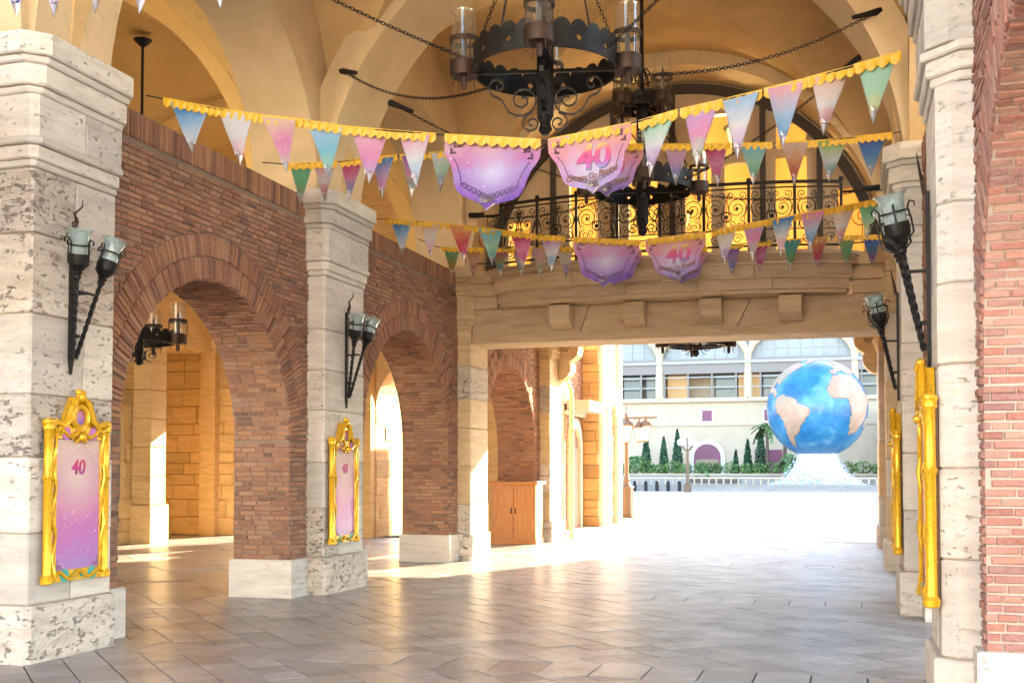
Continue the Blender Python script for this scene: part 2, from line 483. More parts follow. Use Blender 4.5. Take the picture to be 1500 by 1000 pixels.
pier('right stone pier at the street entrance', -1, XR, .98, *PY[0], group=None, seed=41)

g = 'brick arcade walls between the piers'
arch_wall('brown brick arcade wall with the nearest big arch on the left', 'brick_wall', 1, -6.40, -7.15, 8.40, 12.52, 4.88, 10.45, 1.635, 1.87, 'brick', group=g)
arch_wall('sunlit brick arcade wall with the second arch on the left', 'brick_wall', 1, -6.40, -7.22, 13.68, 18.05, 4.88, 15.88, 1.70, 1.93, 'brick', group=g)
arch_wall('brick arcade wall with the third arch behind the wooden cabinet', 'brick_wall', 1, -6.40, -7.22, 19.0, 23.3, 4.7, 21.2, 1.72, 1.85, 'brick', group=g, soldier=False)
arch_wall('pinkish brick wall with an arch at the right edge', 'brick_wall', -1, .74, 1.6, 3.4, 7.36, 4.88, 5.42, 1.72, 1.95, 'brick_pale', group=g, pitch=.056, blen=.20, mort='mortar_pale')
for k, (ya, yb) in enumerate(((8.40, 12.52), (13.68, 18.05), (19.0, 23.3))):
    cc = (ya+yb)/2
    arch_wall(['right brick wall bay after the near right pier', 'right brick wall bay before the balcony beam', 'right brick wall bay under the balcony'][k], 'brick_wall', -1, .74, 1.6, ya, yb, 4.88 if k < 2 else 4.7, cc, (yb-ya)/2-.45, 1.95, 'brick', group=g, limit=0)
arch_wall('brick wall bay left of the street entrance', 'brick_wall', 1, -6.95, -7.5, 3.4, 7.36, 4.88, 5.42, 1.53, 1.98, 'brick', limit=0)

# ------------------------------------------------------------------ vaults
XC = (XL+XR)/2; ZS = 4.7
def web_vault(t, xc, a, yc, hy, b, mat, nm='vault_web', dome=.12):
    NS, NT = 28, 14
    for k in range(4):
        m = MB(); vs = []
        for i in range(NT+1):
            tt = i/NT
            for j in range(NS+1):
                s = -1+2*j/NS
                q = s*tt
                z = ZS + b*math.sqrt(max(0, 1-min(1, q*q))) + dome*(1-tt)
                if k == 0: p = (xc+a*q, yc-hy*tt, z)
                elif k == 1: p = (xc+a*q, yc+hy*tt, z)
                elif k == 2: p = (xc-a*tt, yc+hy*q, z)
                else: p = (xc+a*tt, yc+hy*q, z)
                vs.append(p)
        fs = []
        for i in range(NT):
            for j in range(NS):
                o = i*(NS+1)+j; fs.append((o, o+1, o+NS+2, o+NS+1) if k in (1, 2) else (o+NS+1, o+NS+2, o+1, o))
        m.add(vs, fs); m.build(nm, M[mat], t, smooth='all')
def band_y(t, xc, r0, r1, y0, y1, mat, nm='arch_band', z0=ZS, n=40, zlo=4.955, sq=1.0):
    """round arch band across the nave: intrados r0, extrados r1"""
    m = MB(); vs = []
    a0 = math.asin(min(1, (zlo-z0)/r0))
    for i in range(n+1):
        a = a0+(PI-2*a0)*i/n
        for r, y in ((r0, y0), (r0, y1), (r1, y1), (r1, y0)):
            vs.append((xc+r*math.cos(a), y, z0+r*sq*math.sin(a)))
    fs = []
    for i in range(n):
        for k in range(4):
            fs.append((i*4+k, i*4+(k+1) % 4, i*4+4+(k+1) % 4, i*4+4+k))
    m.add(vs, [tuple(reversed(f)) for f in fs]); return m.build(nm, M[mat], t, smooth=True)
def hole_wall(nm, t, sg, xf, xb, y0, y1, z0, z1, c, r, zs, mat, n=32):
    """plaster wall in a plane x = const with a round-headed opening standing on z0"""
    m = MB()
    arc = [(c+r*math.cos(PI-PI*i/n), zs+r*math.sin(PI*i/n)) for i in range(n+1)]
    def quad(p, fl): m.add(p, [(0,1,2,3) if not fl else (3,2,1,0)])
    for x, fl in ((xf, sg < 0), (xb, sg > 0)):
        P = lambda *yz: [(x, y, z) for y, z in yz]
        quad(P((y0,z0),(c-r,z0),(c-r,z1),(y0,z1)), fl); quad(P((c+r,z0),(y1,z0),(y1,z1),(c+r,z1)), fl)
        for p, q in zip(arc, arc[1:]): quad(P(p, q, (q[0], z1), (p[0], z1)), fl)
    rim = [(c-r, z0)]+arc+[(c+r, z0)]
    for p, q in zip(rim, rim[1:]): quad([(xf,p[0],p[1]),(xb,p[0],p[1]),(xb,q[0],q[1]),(xf,q[0],q[1])], sg < 0)
    return m.build(nm, M[mat], t)
pc = [(a+b)/2 for a, b in PY]
vl = ['plaster groin vault over the street entrance', 'tan plaster groin vault above the nearest chandelier', 'tan plaster groin vault above the second chandelier']
for k in range(3):
    ya, yb = pc[k], pc[k+1]; yc = (ya+yb)/2; hy = (yb-ya)/2
    t = thing('groin_vault', vl[k], 'vault', (XC, yc, ZS), group='groin vaults over the passage')
    web_vault(t, XC, 3.44, yc, hy, 3.62, 'plaster')
    o0, o1 = PY[k][1]+.04, PY[k+1][0]-.04
    rr = (o1-o0)/2
    for sg, xf, xb in ((1, -6.27, -7.14), (-1, .62, 1.5)):
        hole_wall('side_arch', t, sg, xf, xb, ya, yb, 4.96, 8.6, (o0+o1)/2, rr, 4.97 if sg < 0 else 4.97, 'arch_plaster' if sg > 0 else 'plaster')
for k in range(4):
    y0, y1 = PY[k]
    t = thing('transverse_arch', ['broad plaster arch over the street entrance', 'broad plaster arch springing from the near piers', 'broad plaster arch springing from the second pair of piers', 'broad plaster arch above the balcony'][k], 'arch', (XC, (y0+y1)/2, ZS), group='plaster arches across the passage')
    band_y(t, XC, 3.40, 3.78, y0+.04, y1-.04, 'arch_plaster')
# side aisle: vaults, floor level walls
AX = -10.8
al = ['golden vault of the side aisle next to the street', 'golden vault of the side aisle behind the nearest arch', 'golden vault of the side aisle behind the second arch', 'golden vault of the side aisle behind the third arch']
for k in range(4):
    ya, yb = (pc[k], pc[k+1]); yc = (ya+yb)/2
    t = thing('aisle_vault', al[k], 'vault', (AX, yc, ZS), group='golden vaults over the side aisle')
    web_vault(t, AX, 3.68, yc, (yb-ya)/2, 3.7 if k else 3.5, 'plaster_gold')
    if k:
        band_y(t, AX, 3.45, 3.74, pc[k]-.3, pc[k]+.3, 'plaster_gold', zlo=4.72)
# ------------------------------------------------------------------ floors and ground
def floor_mat(name, a, b, rough, bd, per=.16):
    m = base(name, a, rough)
    n1 = noise(m, pos(m), 1.3, 5, .6); n2 = noise(m, pos(m, (1, 1.5, 1)), 17, 5, .7, 1.1); n3 = noise(m, pos(m), 60, 3)
    r1 = ramp(m.node_tree, [(.3, b), (.65, a)]); L(m, n1, r1.inputs[0])
    tint = ramp(m.node_tree, [(0, (1-per,)*3), (1, (1, 1, 1))]); L(m, rnd(m), tint.inputs[0])
    c = mixc(m, math_(m, 'MULTIPLY', n2, .4), r1.outputs[0], tuple(x*.6 for x in b))
    colour(m, mixc(m, 1.0, c, tint.outputs[0], 'MULTIPLY'))
    h = math_(m, 'ADD', n2, math_(m, 'MULTIPLY', n3, .12))
    bump(m, h, bd, .8)
    rr = ramp(m.node_tree, [(.3, (rough*.7,)*3), (.7, (rough*1.3,)*3)]); L(m, n2, rr.inputs[0])
    L(m, rr.outputs[0], m.node_tree.nodes['Principled BSDF'].inputs['Roughness'])
    return m
M['tile'] = floor_mat('paving_stone', (.46, .43, .395), (.29, .265, .245), .19, .03, .42)
M['joint'] = base('dark_joint', (.03, .026, .03), .9, spec=.05)
M['plaza'] = floor_mat('plaza_stone', (.62, .55, .46), (.52, .46, .39), .45, .008)
gr = MB()
gr.add([(-500, -300, -.02), (500, -300, -.02), (500, 700, -.02), (-500, 700, -.02)], [(0,1,2,3)])
M['asphalt'] = floor_mat('outer_ground', (.35, .32, .28), (.28, .26, .23), .7, .01)
struct(gr.build('ground', M['asphalt']))
pz = MB().add([(-45, 24.95, -.004), (45, 24.95, -.004), (45, 85.4, -.004), (-45, 85.4, -.004)], [(0,1,2,3)])
struct(pz.build('plaza_pavement', M['plaza']))
fl = struct(MB().add([(-16.4, -14, -.0085), (6, -14, -.0085), (6, 24.95, -.0085), (-16.4, 24.95, -.0085)], [(0,1,2,3)]).build('passage_floor', M['joint']))

def clip(poly, x0, x1, y0, y1):
    for ax, lim, sg in ((0, x0, 1), (0, x1, -1), (1, y0, 1), (1, y1, -1)):
        out = []
        for i in range(len(poly)):
            p, q = poly[i-1], poly[i]
            ip, iq = sg*(p[ax]-lim) >= 0, sg*(q[ax]-lim) >= 0
            if ip != iq:
                t = (lim-p[ax])/(q[ax]-p[ax]); out.append((p[0]+t*(q[0]-p[0]), p[1]+t*(q[1]-p[1])))
            if iq: out.append(q)
        poly = out
        if len(poly) < 3: return []
    return poly
def area(p): return abs(sum(p[i-1][0]*p[i][1]-p[i][0]*p[i-1][1] for i in range(len(p))))/2
tiles = []
BW = .26
def field(x0, x1, y0, y1, s=.60):
    c = s/math.sqrt(2); i0 = int((x0-2)/c)-1
    nx = int((x1-x0+4)/c)+2; ny = int((y1-y0)/c)+4
    for i in range(nx):
        for j in range(ny):
            if (i+j) % 2: continue
            X = x0-1+i*c; Y = y0-c+j*c; e = c-.0075
            p = clip([(X, Y-e), (X+e, Y), (X, Y+e), (X-e, Y)], x0+.004, x1-.004, y0+.004, y1-.004)
            if p and area(p) > .004: tiles.append(p)
def band(x0, x1, y0, y1, w=.40):
    n = max(1, round((x1-x0)/w)); w = (x1-x0)/n
    for i in range(n): tiles.append([(x0+i*w+.006, y0+.005), (x0+(i+1)*w-.006, y0+.005), (x0+(i+1)*w-.006, y1-.005), (x0+i*w+.006, y1-.005)])
bands = [2.8, 8.42, 13.35, 18.5, 23.95]
field(-7.4, 1.7, -6, bands[0]-BW, .5)
for k, b in enumerate(bands):
    band(-7.39, .49, b-BW, b+BW)
    field(-6.42, .76, b+BW, (bands[k+1] if k < 4 else 24.95+BW)-BW, .30)
for k in range(1, 4):
    field(-7.4, -6.42, bands[k]+BW, bands[k+1]-BW, .36)
    field(-14.4, -7.4, bands[k]-BW, bands[k+1]-BW, .85)
field(-14.4, -7.4, bands[0], bands[1]-BW, .85)
field(-16, -14.4, 20.7, 23.6, .85)
def tscore(p):
    c = (sum(q[0] for q in p)/len(p), sum(q[1] for q in p)/len(p), 0)
    u, v, d = px(c)
    return area(p)/d**3 if (d > .5 and -40 < u < 1540 and v < 1030) else -1
tiles.sort(key=lambda p: -tscore(p))
rest = MB(); rgt = random.Random(3)
for k, p in enumerate(tiles):
    z = rgt.uniform(-.0022, 0)
    if area(p) > 0 and sum(p[i-1][0]*p[i][1]-p[i][0]*p[i-1][1] for i in range(len(p))) < 0: p = p[::-1]
    tl = rgt.uniform(-.006, .006); tm = rgt.uniform(-.006, .006)
    cx, cy = p[0]
    n = len(p); m = rest if k >= 300 else MB()
    vs = [(x, y, z+tl*(x-cx)+tm*(y-cy)) for x, y in p]+[(x, y, -.03) for x, y in p]
    m.add(vs, [tuple(range(n))]+[(i, i+n, (i+1) % n+n, (i+1) % n) for i in range(n)])
    if k < 300: m.build('paving_tile', M['tile'], fl)
rest.build('paving_tiles', M['tile'], fl)['kind'] = 'stuff'
pzo = bpy.data.objects['plaza_pavement']
for j in range(17):
    y = 24.97+j*1.1
    for i in range(11):
        x = -9.2+i*1.5-(.75 if j % 2 else 0)
        MB().add([(x+.008, y+.008, .008), (x+1.492, y+.008, .008), (x+1.492, y+1.092, .008), (x+.008, y+1.092, .008), (x+.008, y+.008, -.01), (x+1.492, y+.008, -.01), (x+1.492, y+1.092, -.01), (x+.008, y+1.092, -.01)],
                 [(0,1,2,3),(0,4,5,1),(1,5,6,2),(2,6,7,3),(3,7,4,0)]).build('paving_slab', M['plaza'], pzo)

# ------------------------------------------------------------------ side aisle walls, roof, outer walls
def ashlar(blocks, o, ax, ay, w, h, nrm, rg, ch=.42, skip=None):
    """courses of cut blocks over the rectangle o + u*ax + v*ay"""
    z = 0
    while z < h-.05:
        hh = min(ch*rg.choice([.62, .8, 1, 1]), h-z); u = -rg.random()*.5
        while u < w:
            ln = rg.uniform(.5, 1.1); a, b = max(u, 0), min(u+ln, w)
            if b-a > .06 and not (skip and skip((a+b)/2, z+hh/2)):
                blocks.append((o+ax*((a+b)/2)+ay*(z+hh/2)+nrm*rg.uniform(-.012, .012), ax*((b-a)/2-.005), nrm*.03, ay*(hh/2-.005)))
            u += ln
        z += hh
rg = random.Random(9)
t = thing('end_wall', 'golden lit stone end wall of the side aisle with an arched doorway', 'wall', (-11, 24.2, 0))
OX0, OX1 = -10.35, -7.9
m = MB(); arc = [((OX0+OX1)/2+(OX1-OX0)/2*math.cos(PI-PI*i/20), 2.9+(OX1-OX0)/2*math.sin(PI*i/20)) for i in range(21)]
OA0, OA1 = -13.7, -11.3
arc2 = [((OA0+OA1)/2+(OA1-OA0)/2*math.cos(PI-PI*i/20), 2.9+(OA1-OA0)/2*math.sin(PI*i/20)) for i in range(21)]
m.slab([(-16.4, -.05), (OA0, -.05)]+arc2+[(OA1, -.05), (OX0, -.05)]+arc+[(OX1, -.05), (-7.1, -.05), (-7.1, 9), (-16.4, 9)], 23.62, 24.6)
m.build('wall_core', M['stone_aisle'], t)
bl = []
ashlar(bl, V((-16.0, 23.6, 0)), V((1,0,0)), V((0,0,1)), OX0+16.0, 4.4, V((0,-1,0)), rg, skip=lambda u, z: abs(u-16.0-(OA0+OA1)/2) < (OA1-OA0)/2+.25 and z < 2.9+1.3)
ashlar(bl, V((OX0-.02, 23.63, 0)), V((0,1,0)), V((0,0,1)), .95, 2.9, V((1,0,0)), rg)
emit('wall_block', 'stone_aisle', bl, t, 300, bev=.06, jit=.02)
for a, b in ((-14.75, -14.35), (-10.72, -10.36)):
    MB().prism([(a, 23.36), (b, 23.36), (b, 23.6), (a, 23.6)], -.03, 4.4, .01).build('pilaster', M['stone_aisle'], t)
MB().prism([(-16.0, 23.3), (-7.1, 23.3), (-7.1, 23.6), (-16.0, 23.6)], 4.4, 4.62, .02).build('cornice', M['stone_aisle'], t)
t = thing('aisle_wall', 'golden lit stone side wall with blue grey framed windows', 'wall', (-14.6, 13, 0))
wins = [(9.6, 11.6), (14.4, 16.2), (18.2, 20.0)]
m = MB(); ys = [2.3]+[q for w in wins for q in w]+[20.7]
for k in range(0, len(ys)-1):
    a, b = ys[k], ys[k+1]
    if k % 2 == 0: m.box(-14.9, -14.42, a, b, -.05, 9)
    else:
        m.box(-14.9, -14.42, a, b, -.05, .75); m.box(-14.9, -14.42, a, b, 2.75, 3.2); m.box(-14.9, -14.42, a, b, 4.15, 9)
m.box(-16.4, -16.02, 20.2, 23.7, -.05, 9); m.box(-16.02, -14.9, 20.2, 20.69, -.05, 9); m.box(-16.02, -14.42, 20.7, 23.62, 4.3, 9)
m.build('wall_core', M['stone_aisle'], t)
bl = []
sk = lambda u, z: any(a-.05 < u+2.3 < b+.05 and (.75 < z < 2.75 or 3.2 < z < 4.15) for a, b in wins)
ashlar(bl, V((-14.41, 2.3, 0)), V((0,1,0)), V((0,0,1)), 18.3, 4.6, V((1,0,0)), rg, skip=sk)
ashlar(bl, V((-16.0, 20.7, 0)), V((0,1,0)), V((0,0,1)), 2.9, 4.3, V((1,0,0)), rg)
emit('wall_block', 'stone_aisle', bl, t, 200, bev=.06, jit=.02)
M['frame_blue'] = base('blue_grey_paint', (.16, .19, .19), .5)
M['win_glow'] = base('amber_window_glass', (.30, .11, .02), .15)
b = M['win_glow'].node_tree.nodes['Principled BSDF']; b.inputs['Emission Color'].default_value = (.9, .30, .03, 1); b.inputs['Emission Strength'].default_value = 0.0
for a, b in wins:
    for z0, z1, nz in ((.75, 2.75, 4), (3.2, 4.15, 1)):
        w = MB()
        w.box(-14.62, -14.5, a, a+.09, z0, z1); w.box(-14.62, -14.5, b-.09, b, z0, z1); w.box(-14.62, -14.5, a+.09, b-.09, z0, z0+.09); w.box(-14.62, -14.5, a+.09, b-.09, z1-.09, z1)
        w.box(-14.60, -14.53, (a+b)/2-.03, (a+b)/2+.03, z0+.09, z1-.09)
        wf = w.build('window', M['frame_blue'], t)
        for k in range(1, nz):
            z = z0+(z1-z0)*k/nz
            MB().box(-14.595, -14.535, a+.09, b-.09, z-.02, z+.02).build('glazing_bar', M['frame_blue'], wf)
        MB().box(-14.58, -14.565, a+.05, b-.05, z0+.05, z1-.05).build('pane', M['win_glow'], wf)
t2 = thing('aisle_pilaster', 'rough golden lit stone pilaster beside the blue grey window', 'pilaster', (-14.1, 20.5, 0))
MB().prism([(-14.4, 20.2), (-13.9, 20.2), (-13.9, 20.85), (-14.4, 20.85)], -.03, .8, .015).build('stone_block', M['stone_aisle'], t2)
for k in range(6):
    MB().prism([(-14.4, 20.26), (-13.95, 20.26), (-13.95, 20.8), (-14.4, 20.8)], .805+k*.6, 1.4+k*.6, .015).build('stone_block', M['stone_aisle'], t2)
t = thing('right_house', 'plain plaster house closing the right side of the passage mouth', 'building', (4, 28, 0))
m = MB(); m.box(.9, 9.5, 24.6, 33.0, -.05, 9.4); m.box(1.4, 4.4, 24.3, 24.599, -.05, 9)
m.build('wall_core', M['stone_warm'], t)
MB().box(.8, 9.6, 24.56, 33.1, 9.4, 9.7).build('roof', M['stone_warm'], t)
t = thing('bounce_facade', 'unseen pale stone facade added behind the viewer to bounce sunlight', 'building', (-3, -22, 0))  # added out of view to throw sunlight back into the passage
m = MB(); m.box(-34, 28, -26, -22, -.05, 11.5); m.build('wall', M['stone_pale'], t)
MB().box(-34.3, 28.3, -26.2, -21.6, 11.5, 12.1).build('cornice', M['stone_pale'], t)
for k in range(9):
    x = -30+k*6.6
    MB().box(x-.5, x+.5, -21.999, -21.7, -.05, 11.49).build('pilaster', M['stone_pale'], t)
    w = MB().box(x+2.4, x+4.2, -21.999, -21.93, 6.2, 8.8).build('window', M['stone_pale'], t)
    MB().box(x+2.55, x+4.05, -21.929, -21.91, 6.35, 8.65).build('pane', M['dark_wood'], w)
t = thing('roof_block', 'flat roof of the building over the passage', 'roof', (-5, 13, 9))
m = MB(); m.box(-14.9, 4.4, 2.3, 24.9, 8.7, 9.2)
m.build('slab', M['plaster'], t)
m = MB(); m.box(1.5, 4.4, 2.6, 24.6, 5.6, 5.75); m.build('aisle_ceiling', M['plaster_gold'], t)
t = thing('golden_courtyard_wall', 'sunlit golden wall seen beyond the aisle doorway', 'wall', (-11.4, 31, 0))
MB().box(-14.6, -14.3, 24.95, 40, -.05, 5.2).build('wall_core', M['plaster_gold'], t)
MB().box(-14.7, -14.2, 24.95, 40, 5.2, 5.4).build('coping', M['stone_warm'], t)

# ------------------------------------------------------------------ balcony over the passage
t = thing('balcony', 'carved stone balcony beam spanning the passage on four corbels', 'balcony', (XC, 18.4, 3.65))
# lintel of three stones with slanting joints
zb, zt = 3.80, 4.24
cuts = [(-6.16, -6.16), (-4.28, -4.12), (-1.72, -1.50), (.51, .51)]
for (a0, a1), (b0, b1) in zip(cuts, cuts[1:]):
    m = MB(); g2 = .006
    m.add([(a0+g2,18.12,zb),(b0-g2,18.12,zb),(b1-g2,18.12,zt),(a1+g2,18.12,zt),(a0+g2,18.9,zb),(b0-g2,18.9,zb),(b1-g2,18.9,zt),(a1+g2,18.9,zt)],
          [(0,1,2,3),(7,6,5,4),(0,4,5,1),(3,2,6,7),(0,3,7,4),(1,5,6,2)])
    m.build('lintel_stone', M['beam_stone'], t)
MB().box(-6.165, .515, 18.09, 18.94, 3.66, 3.797).build('soffit_course', M['beam_stone'], t)
MB().box(-6.165, .515, 18.13, 24.6, 4.62, 4.70).build('ceiling_slab', M['plaster'], t)
for cx in (-4.56, -3.33, -2.10, -.88):
    m = MB()
    m.add([(cx-.17,17.78,4.02),(cx+.17,17.78,4.02),(cx+.17,17.78,4.22),(cx-.17,17.78,4.22),(cx-.17,18.11,3.84),(cx+.17,18.11,3.84),(cx+.17,18.11,4.22),(cx-.17,18.11,4.22),(cx-.17,17.80,3.96),(cx+.17,17.80,3.96)],
          [(0,1,2,3),(7,6,5,4),(8,9,1,0),(4,5,9,8),(3,2,6,7),(0,3,7,4,8),(1,9,5,6,2)])
    m.build('corbel', M['beam_stone'], t)
def bow(x, o=0.0):
    q = (x-XC)/2.78
    return 17.98-.62*math.sqrt(max(0, 1-(q*.93)**2))+.22-o
def bow_course(z0, z1, o, xa, xb, nst, nm, shift=0.0, mat='beam_stone', tilt=0.0):
    xs = [xa+(xb-xa)*k/nst for k in range(nst+1)]
    for a, b in zip(xs, xs[1:]):
        a += .004; b -= .004; n = 7
        fr = [(a+(b-a)*i/n) for i in range(n+1)]
        m = MB(); vs = []
        for x in fr: vs += [(x, bow(x, o), z0), (x, bow(x, o+tilt), z1), (x, 18.3, z1), (x, 18.3, z0)]
        fs = []
        for i in range(n):
            for k in range(4): fs.append((i*4+k, i*4+4+k, i*4+4+(k+1) % 4, i*4+(k+1) % 4))
        fs += [(0,1,2,3), (n*4+3, n*4+2, n*4+1, n*4)]
        m.add(vs, fs); m.build(nm, M[mat], t)
bow_course(4.245, 4.30, .02, -5.62, -.04, 3, 'cornice_stone')
bow_course(4.302, 4.46, .06, -5.66, 0, 5, 'cornice_stone', tilt=.0)
bow_course(4.462, 4.50, .10, -5.70, .04, 4, 'cornice_stone')
bow_course(4.502, 4.66, .10, -5.70, .04, 4, 'cornice_stone', tilt=.09)
bow_course(4.662, 4.70, .22, -5.80, .12, 4, 'cornice_stone')
bow_course(4.702, 4.80, .17, -5.78, .10, 5, 'cornice_stone', tilt=.08)
bow_course(4.802, 4.86, .28, -5.86, .16, 4, 'cornice_stone')
for xa, xb in ((-6.16, -5.70), (.04, .51)):
    for z0, z1, yy in ((4.245, 4.45, 18.06), (4.452, 4.66, 17.98), (4.662, 4.72, 17.90), (4.722, 4.86, 17.94)):
        MB().box(xa, xb, yy, 18.3, z0, z1-.002).build('cornice_stone', M['beam_stone'], t)
MB().box(-6.16, .51, 18.3, 24.6, 4.72, 4.855).build('balcony_floor', M['beam_stone'], t)
# railing of scrolled iron
rt = thing('balcony_railing', 'black iron balcony railing filled with scrollwork', 'railing', (XC, 17.6, 4.86))
def ry(x): return bow(x, .16)
xs = [-5.55+5.44*k/48 for k in range(49)]
Z0, Z1 = 4.90, 5.92
for z, r in ((Z1, .026), (Z1-.08, .012), (Z0+.05, .016)):
    MB().tube([(x, ry(x), z) for x in xs], r, 6).build('rail', M['iron'], rt)
MB().tube([(x, ry(x), Z0+.30) for x in xs], .011, 4).build('rail', M['iron'], rt)
posts = [-5.55+5.44*k/8 for k in range(9)]
for x in posts:
    MB().box(x-.022, x+.022, ry(x)-.022, ry(x)+.022, 4.86, Z1).sphere((x, ry(x), Z1+.045), .04, 8).build('baluster_post', M['iron'], rt)
def spiral(cx, cz, r0, r1, a0, turns, n=22, y=0.0):
    return [(cx+(r0+(r1-r0)*i/n)*math.cos(a0+turns*2*PI*i/n), y, cz+(r0+(r1-r0)*i/n)*math.sin(a0+turns*2*PI*i/n)) for i in range(n+1)]
def scroll_panel(w, h):
    m = MB(); T = lambda p, r=.0085: m.tube(p, r, 4)
    for s in (-1, 1):
        T(spiral(s*w*.24, h*.66, .145, .02, PI/2, s*1.6)); T(spiral(s*w*.24, h*.66+.0, .145, .15, PI/2, -s*.45, 10))
        T(spiral(s*w*.36, h*.88, .07, .012, -PI/2, s*1.3, 14)); T(spiral(s*w*.10, h*.88, .06, .012, -PI/2, -s*1.3, 14))
        T(spiral(s*w*.30, h*.37, .09, .015, PI/2, -s*1.4, 16)); T(spiral(s*w*.13, h*.40, .06, .01, -PI/2, s*1.2, 12))
        T([(s*w*.03, 0, h*.45), (s*w*.06, 0, h*.62), (s*w*.02, 0, h*.8), (s*w*.08, 0, h*.94)])
        T([(s*w*.44, 0, h*.32), (s*w*.40, 0, h*.52), (s*w*.45, 0, h*.72)])
        T(spiral(s*w*.25, h*.15, .085, .015, 0, s*1.5, 16)); T(spiral(s*w*.08, h*.13, .05, .01, PI, -s*1.2, 12))
    T([(0, 0, h*.30), (0, 0, h)]); 
    T([(.075*math.cos(2*PI*k/16), 0, h*.52+.075*math.sin(2*PI*k/16)) for k in range(17)], .012)
    m.sphere((0, 0, h*.52), .03, 8); m.sphere((w*.24, 0, h*.66), .025, 6); m.sphere((-w*.24, 0, h*.66), .025, 6)
    return m.mesh('scroll_panel', M['iron'])
w = posts[1]-posts[0]; sp = scroll_panel(w, Z1-Z0-.1)
for a, b in zip(posts, posts[1:]):
    o = link('scroll_panel', sp, rt); o.location = V(((a+b)/2, (ry(a)+ry(b))/2, Z0+.03))-wloc(rt)
    o.rotation_euler = (0, 0, math.atan2(ry(b)-ry(a), b-a))
for x0, x1 in ((-6.1, -5.57), (-.09, .48)):   # short returns at both ends
    MB().tube([(x0, 17.95, 5.80), (x1, 17.95, 5.80)], .02, 5).tube([(x0, 17.95, 5.0), (x1, 17.95, 5.0)], .014, 4).tube(spiral((x0+x1)/2, 5.4, .2, .02, 0, 2, 26, 17.95), .009, 4).tube(spiral((x0+x1)/2+.1, 5.66, .1, .02, 0, -1.5, 20, 17.95), .009, 4).tube([((x0+x1)/2, 17.95, 5.0), ((x0+x1)/2, 17.95, 5.8)], .009, 4).build('side_rail', M['iron'], rt)
# screen of tall openings behind the balcony
st = thing('door_screen', 'cream framed wall of tall openings glowing amber behind the balcony', 'screen', (XC, 18.95, 4.86))
bays = [(-6.2, -4.95), (-4.95, -3.88), (-3.88, -2.86), (-2.86, -1.36), (-1.36, -.45), (-.45, .52)]
YS = 18.98
for k, (a, b) in enumerate(bays):
    c = (a+b)/2; hw = .25 if k in (1, 2, 4) else (.20 if k in (0, 5) else .30)
    top = [5.9, 6.75, 6.7, 6.65, 6.7, 6.1][k]
    m = MB()
    if k == 3:
        ops = [(c-.54, c-.10), (c+.12, c+.56)]
    else: ops = [(c-hw, c+hw)]
    xs2 = [a]+[q for o in ops for q in o]+[b]
    for i in range(0, len(xs2), 2): m.box(xs2[i]+.002, xs2[i+1]-.002, YS, YS+.12, 4.86, top)
    m.build('stile', M['cream'], st)
    for (p, q) in ops:
        f = MB(); f.box(p-.05, p, YS-.025, YS, 4.9, top); f.box(q, q+.05, YS-.025, YS, 4.9, top); f.box(p-.05, q+.05, YS-.025, YS, top, top+.06)
        f.build('door_trim', M['cream'], st)
    MB().box(a+.002, b-.002, YS+.001, YS+.12, top+.003, top+.14).build('transom', M['cream'], st)
    up0, up1 = top+.145, 8.25
    if k in (1, 2, 3, 4):
        hw2 = .24; m = MB(); ht = [0, 7.3, 7.5, 7.5, 7.25][k]
        m.box(a+.002, c-hw2, YS, YS+.12, up0, up1); m.box(c+hw2, b-.002, YS, YS+.12, up0, up1); m.box(c-hw2+.001, c+hw2-.001, YS, YS+.12, ht, up1)
        m.build('lunette_panel', M['cream'], st)
        f = MB(); f.box(c-hw2-.04, c-hw2, YS-.02, YS, up0+.02, ht); f.box(c+hw2, c+hw2+.04, YS-.02, YS, up0+.02, ht); f.box(c-hw2-.04, c+hw2+.04, YS-.02, YS, ht, ht+.05)
        f.build('lunette_trim', M['cream'], st)
    else:
        MB().box(a+.002, b-.002, YS, YS+.12, up0, up1).build('lunette_panel', M['cream'], st)
for x in (-4.95, -3.88, -2.86, -1.36, -.45):
    MB().box(x-.045, x+.045, YS-.10, YS-.004, 4.86, 4.7+math.sqrt(max(0, 3.34**2-(x-XC)**2))).build('dark_post', M['dark_wood'], st)
band_y(st, XC, 3.20, 3.36, YS-.09, YS-.03, 'dark_wood', nm='dark_arch_rib')
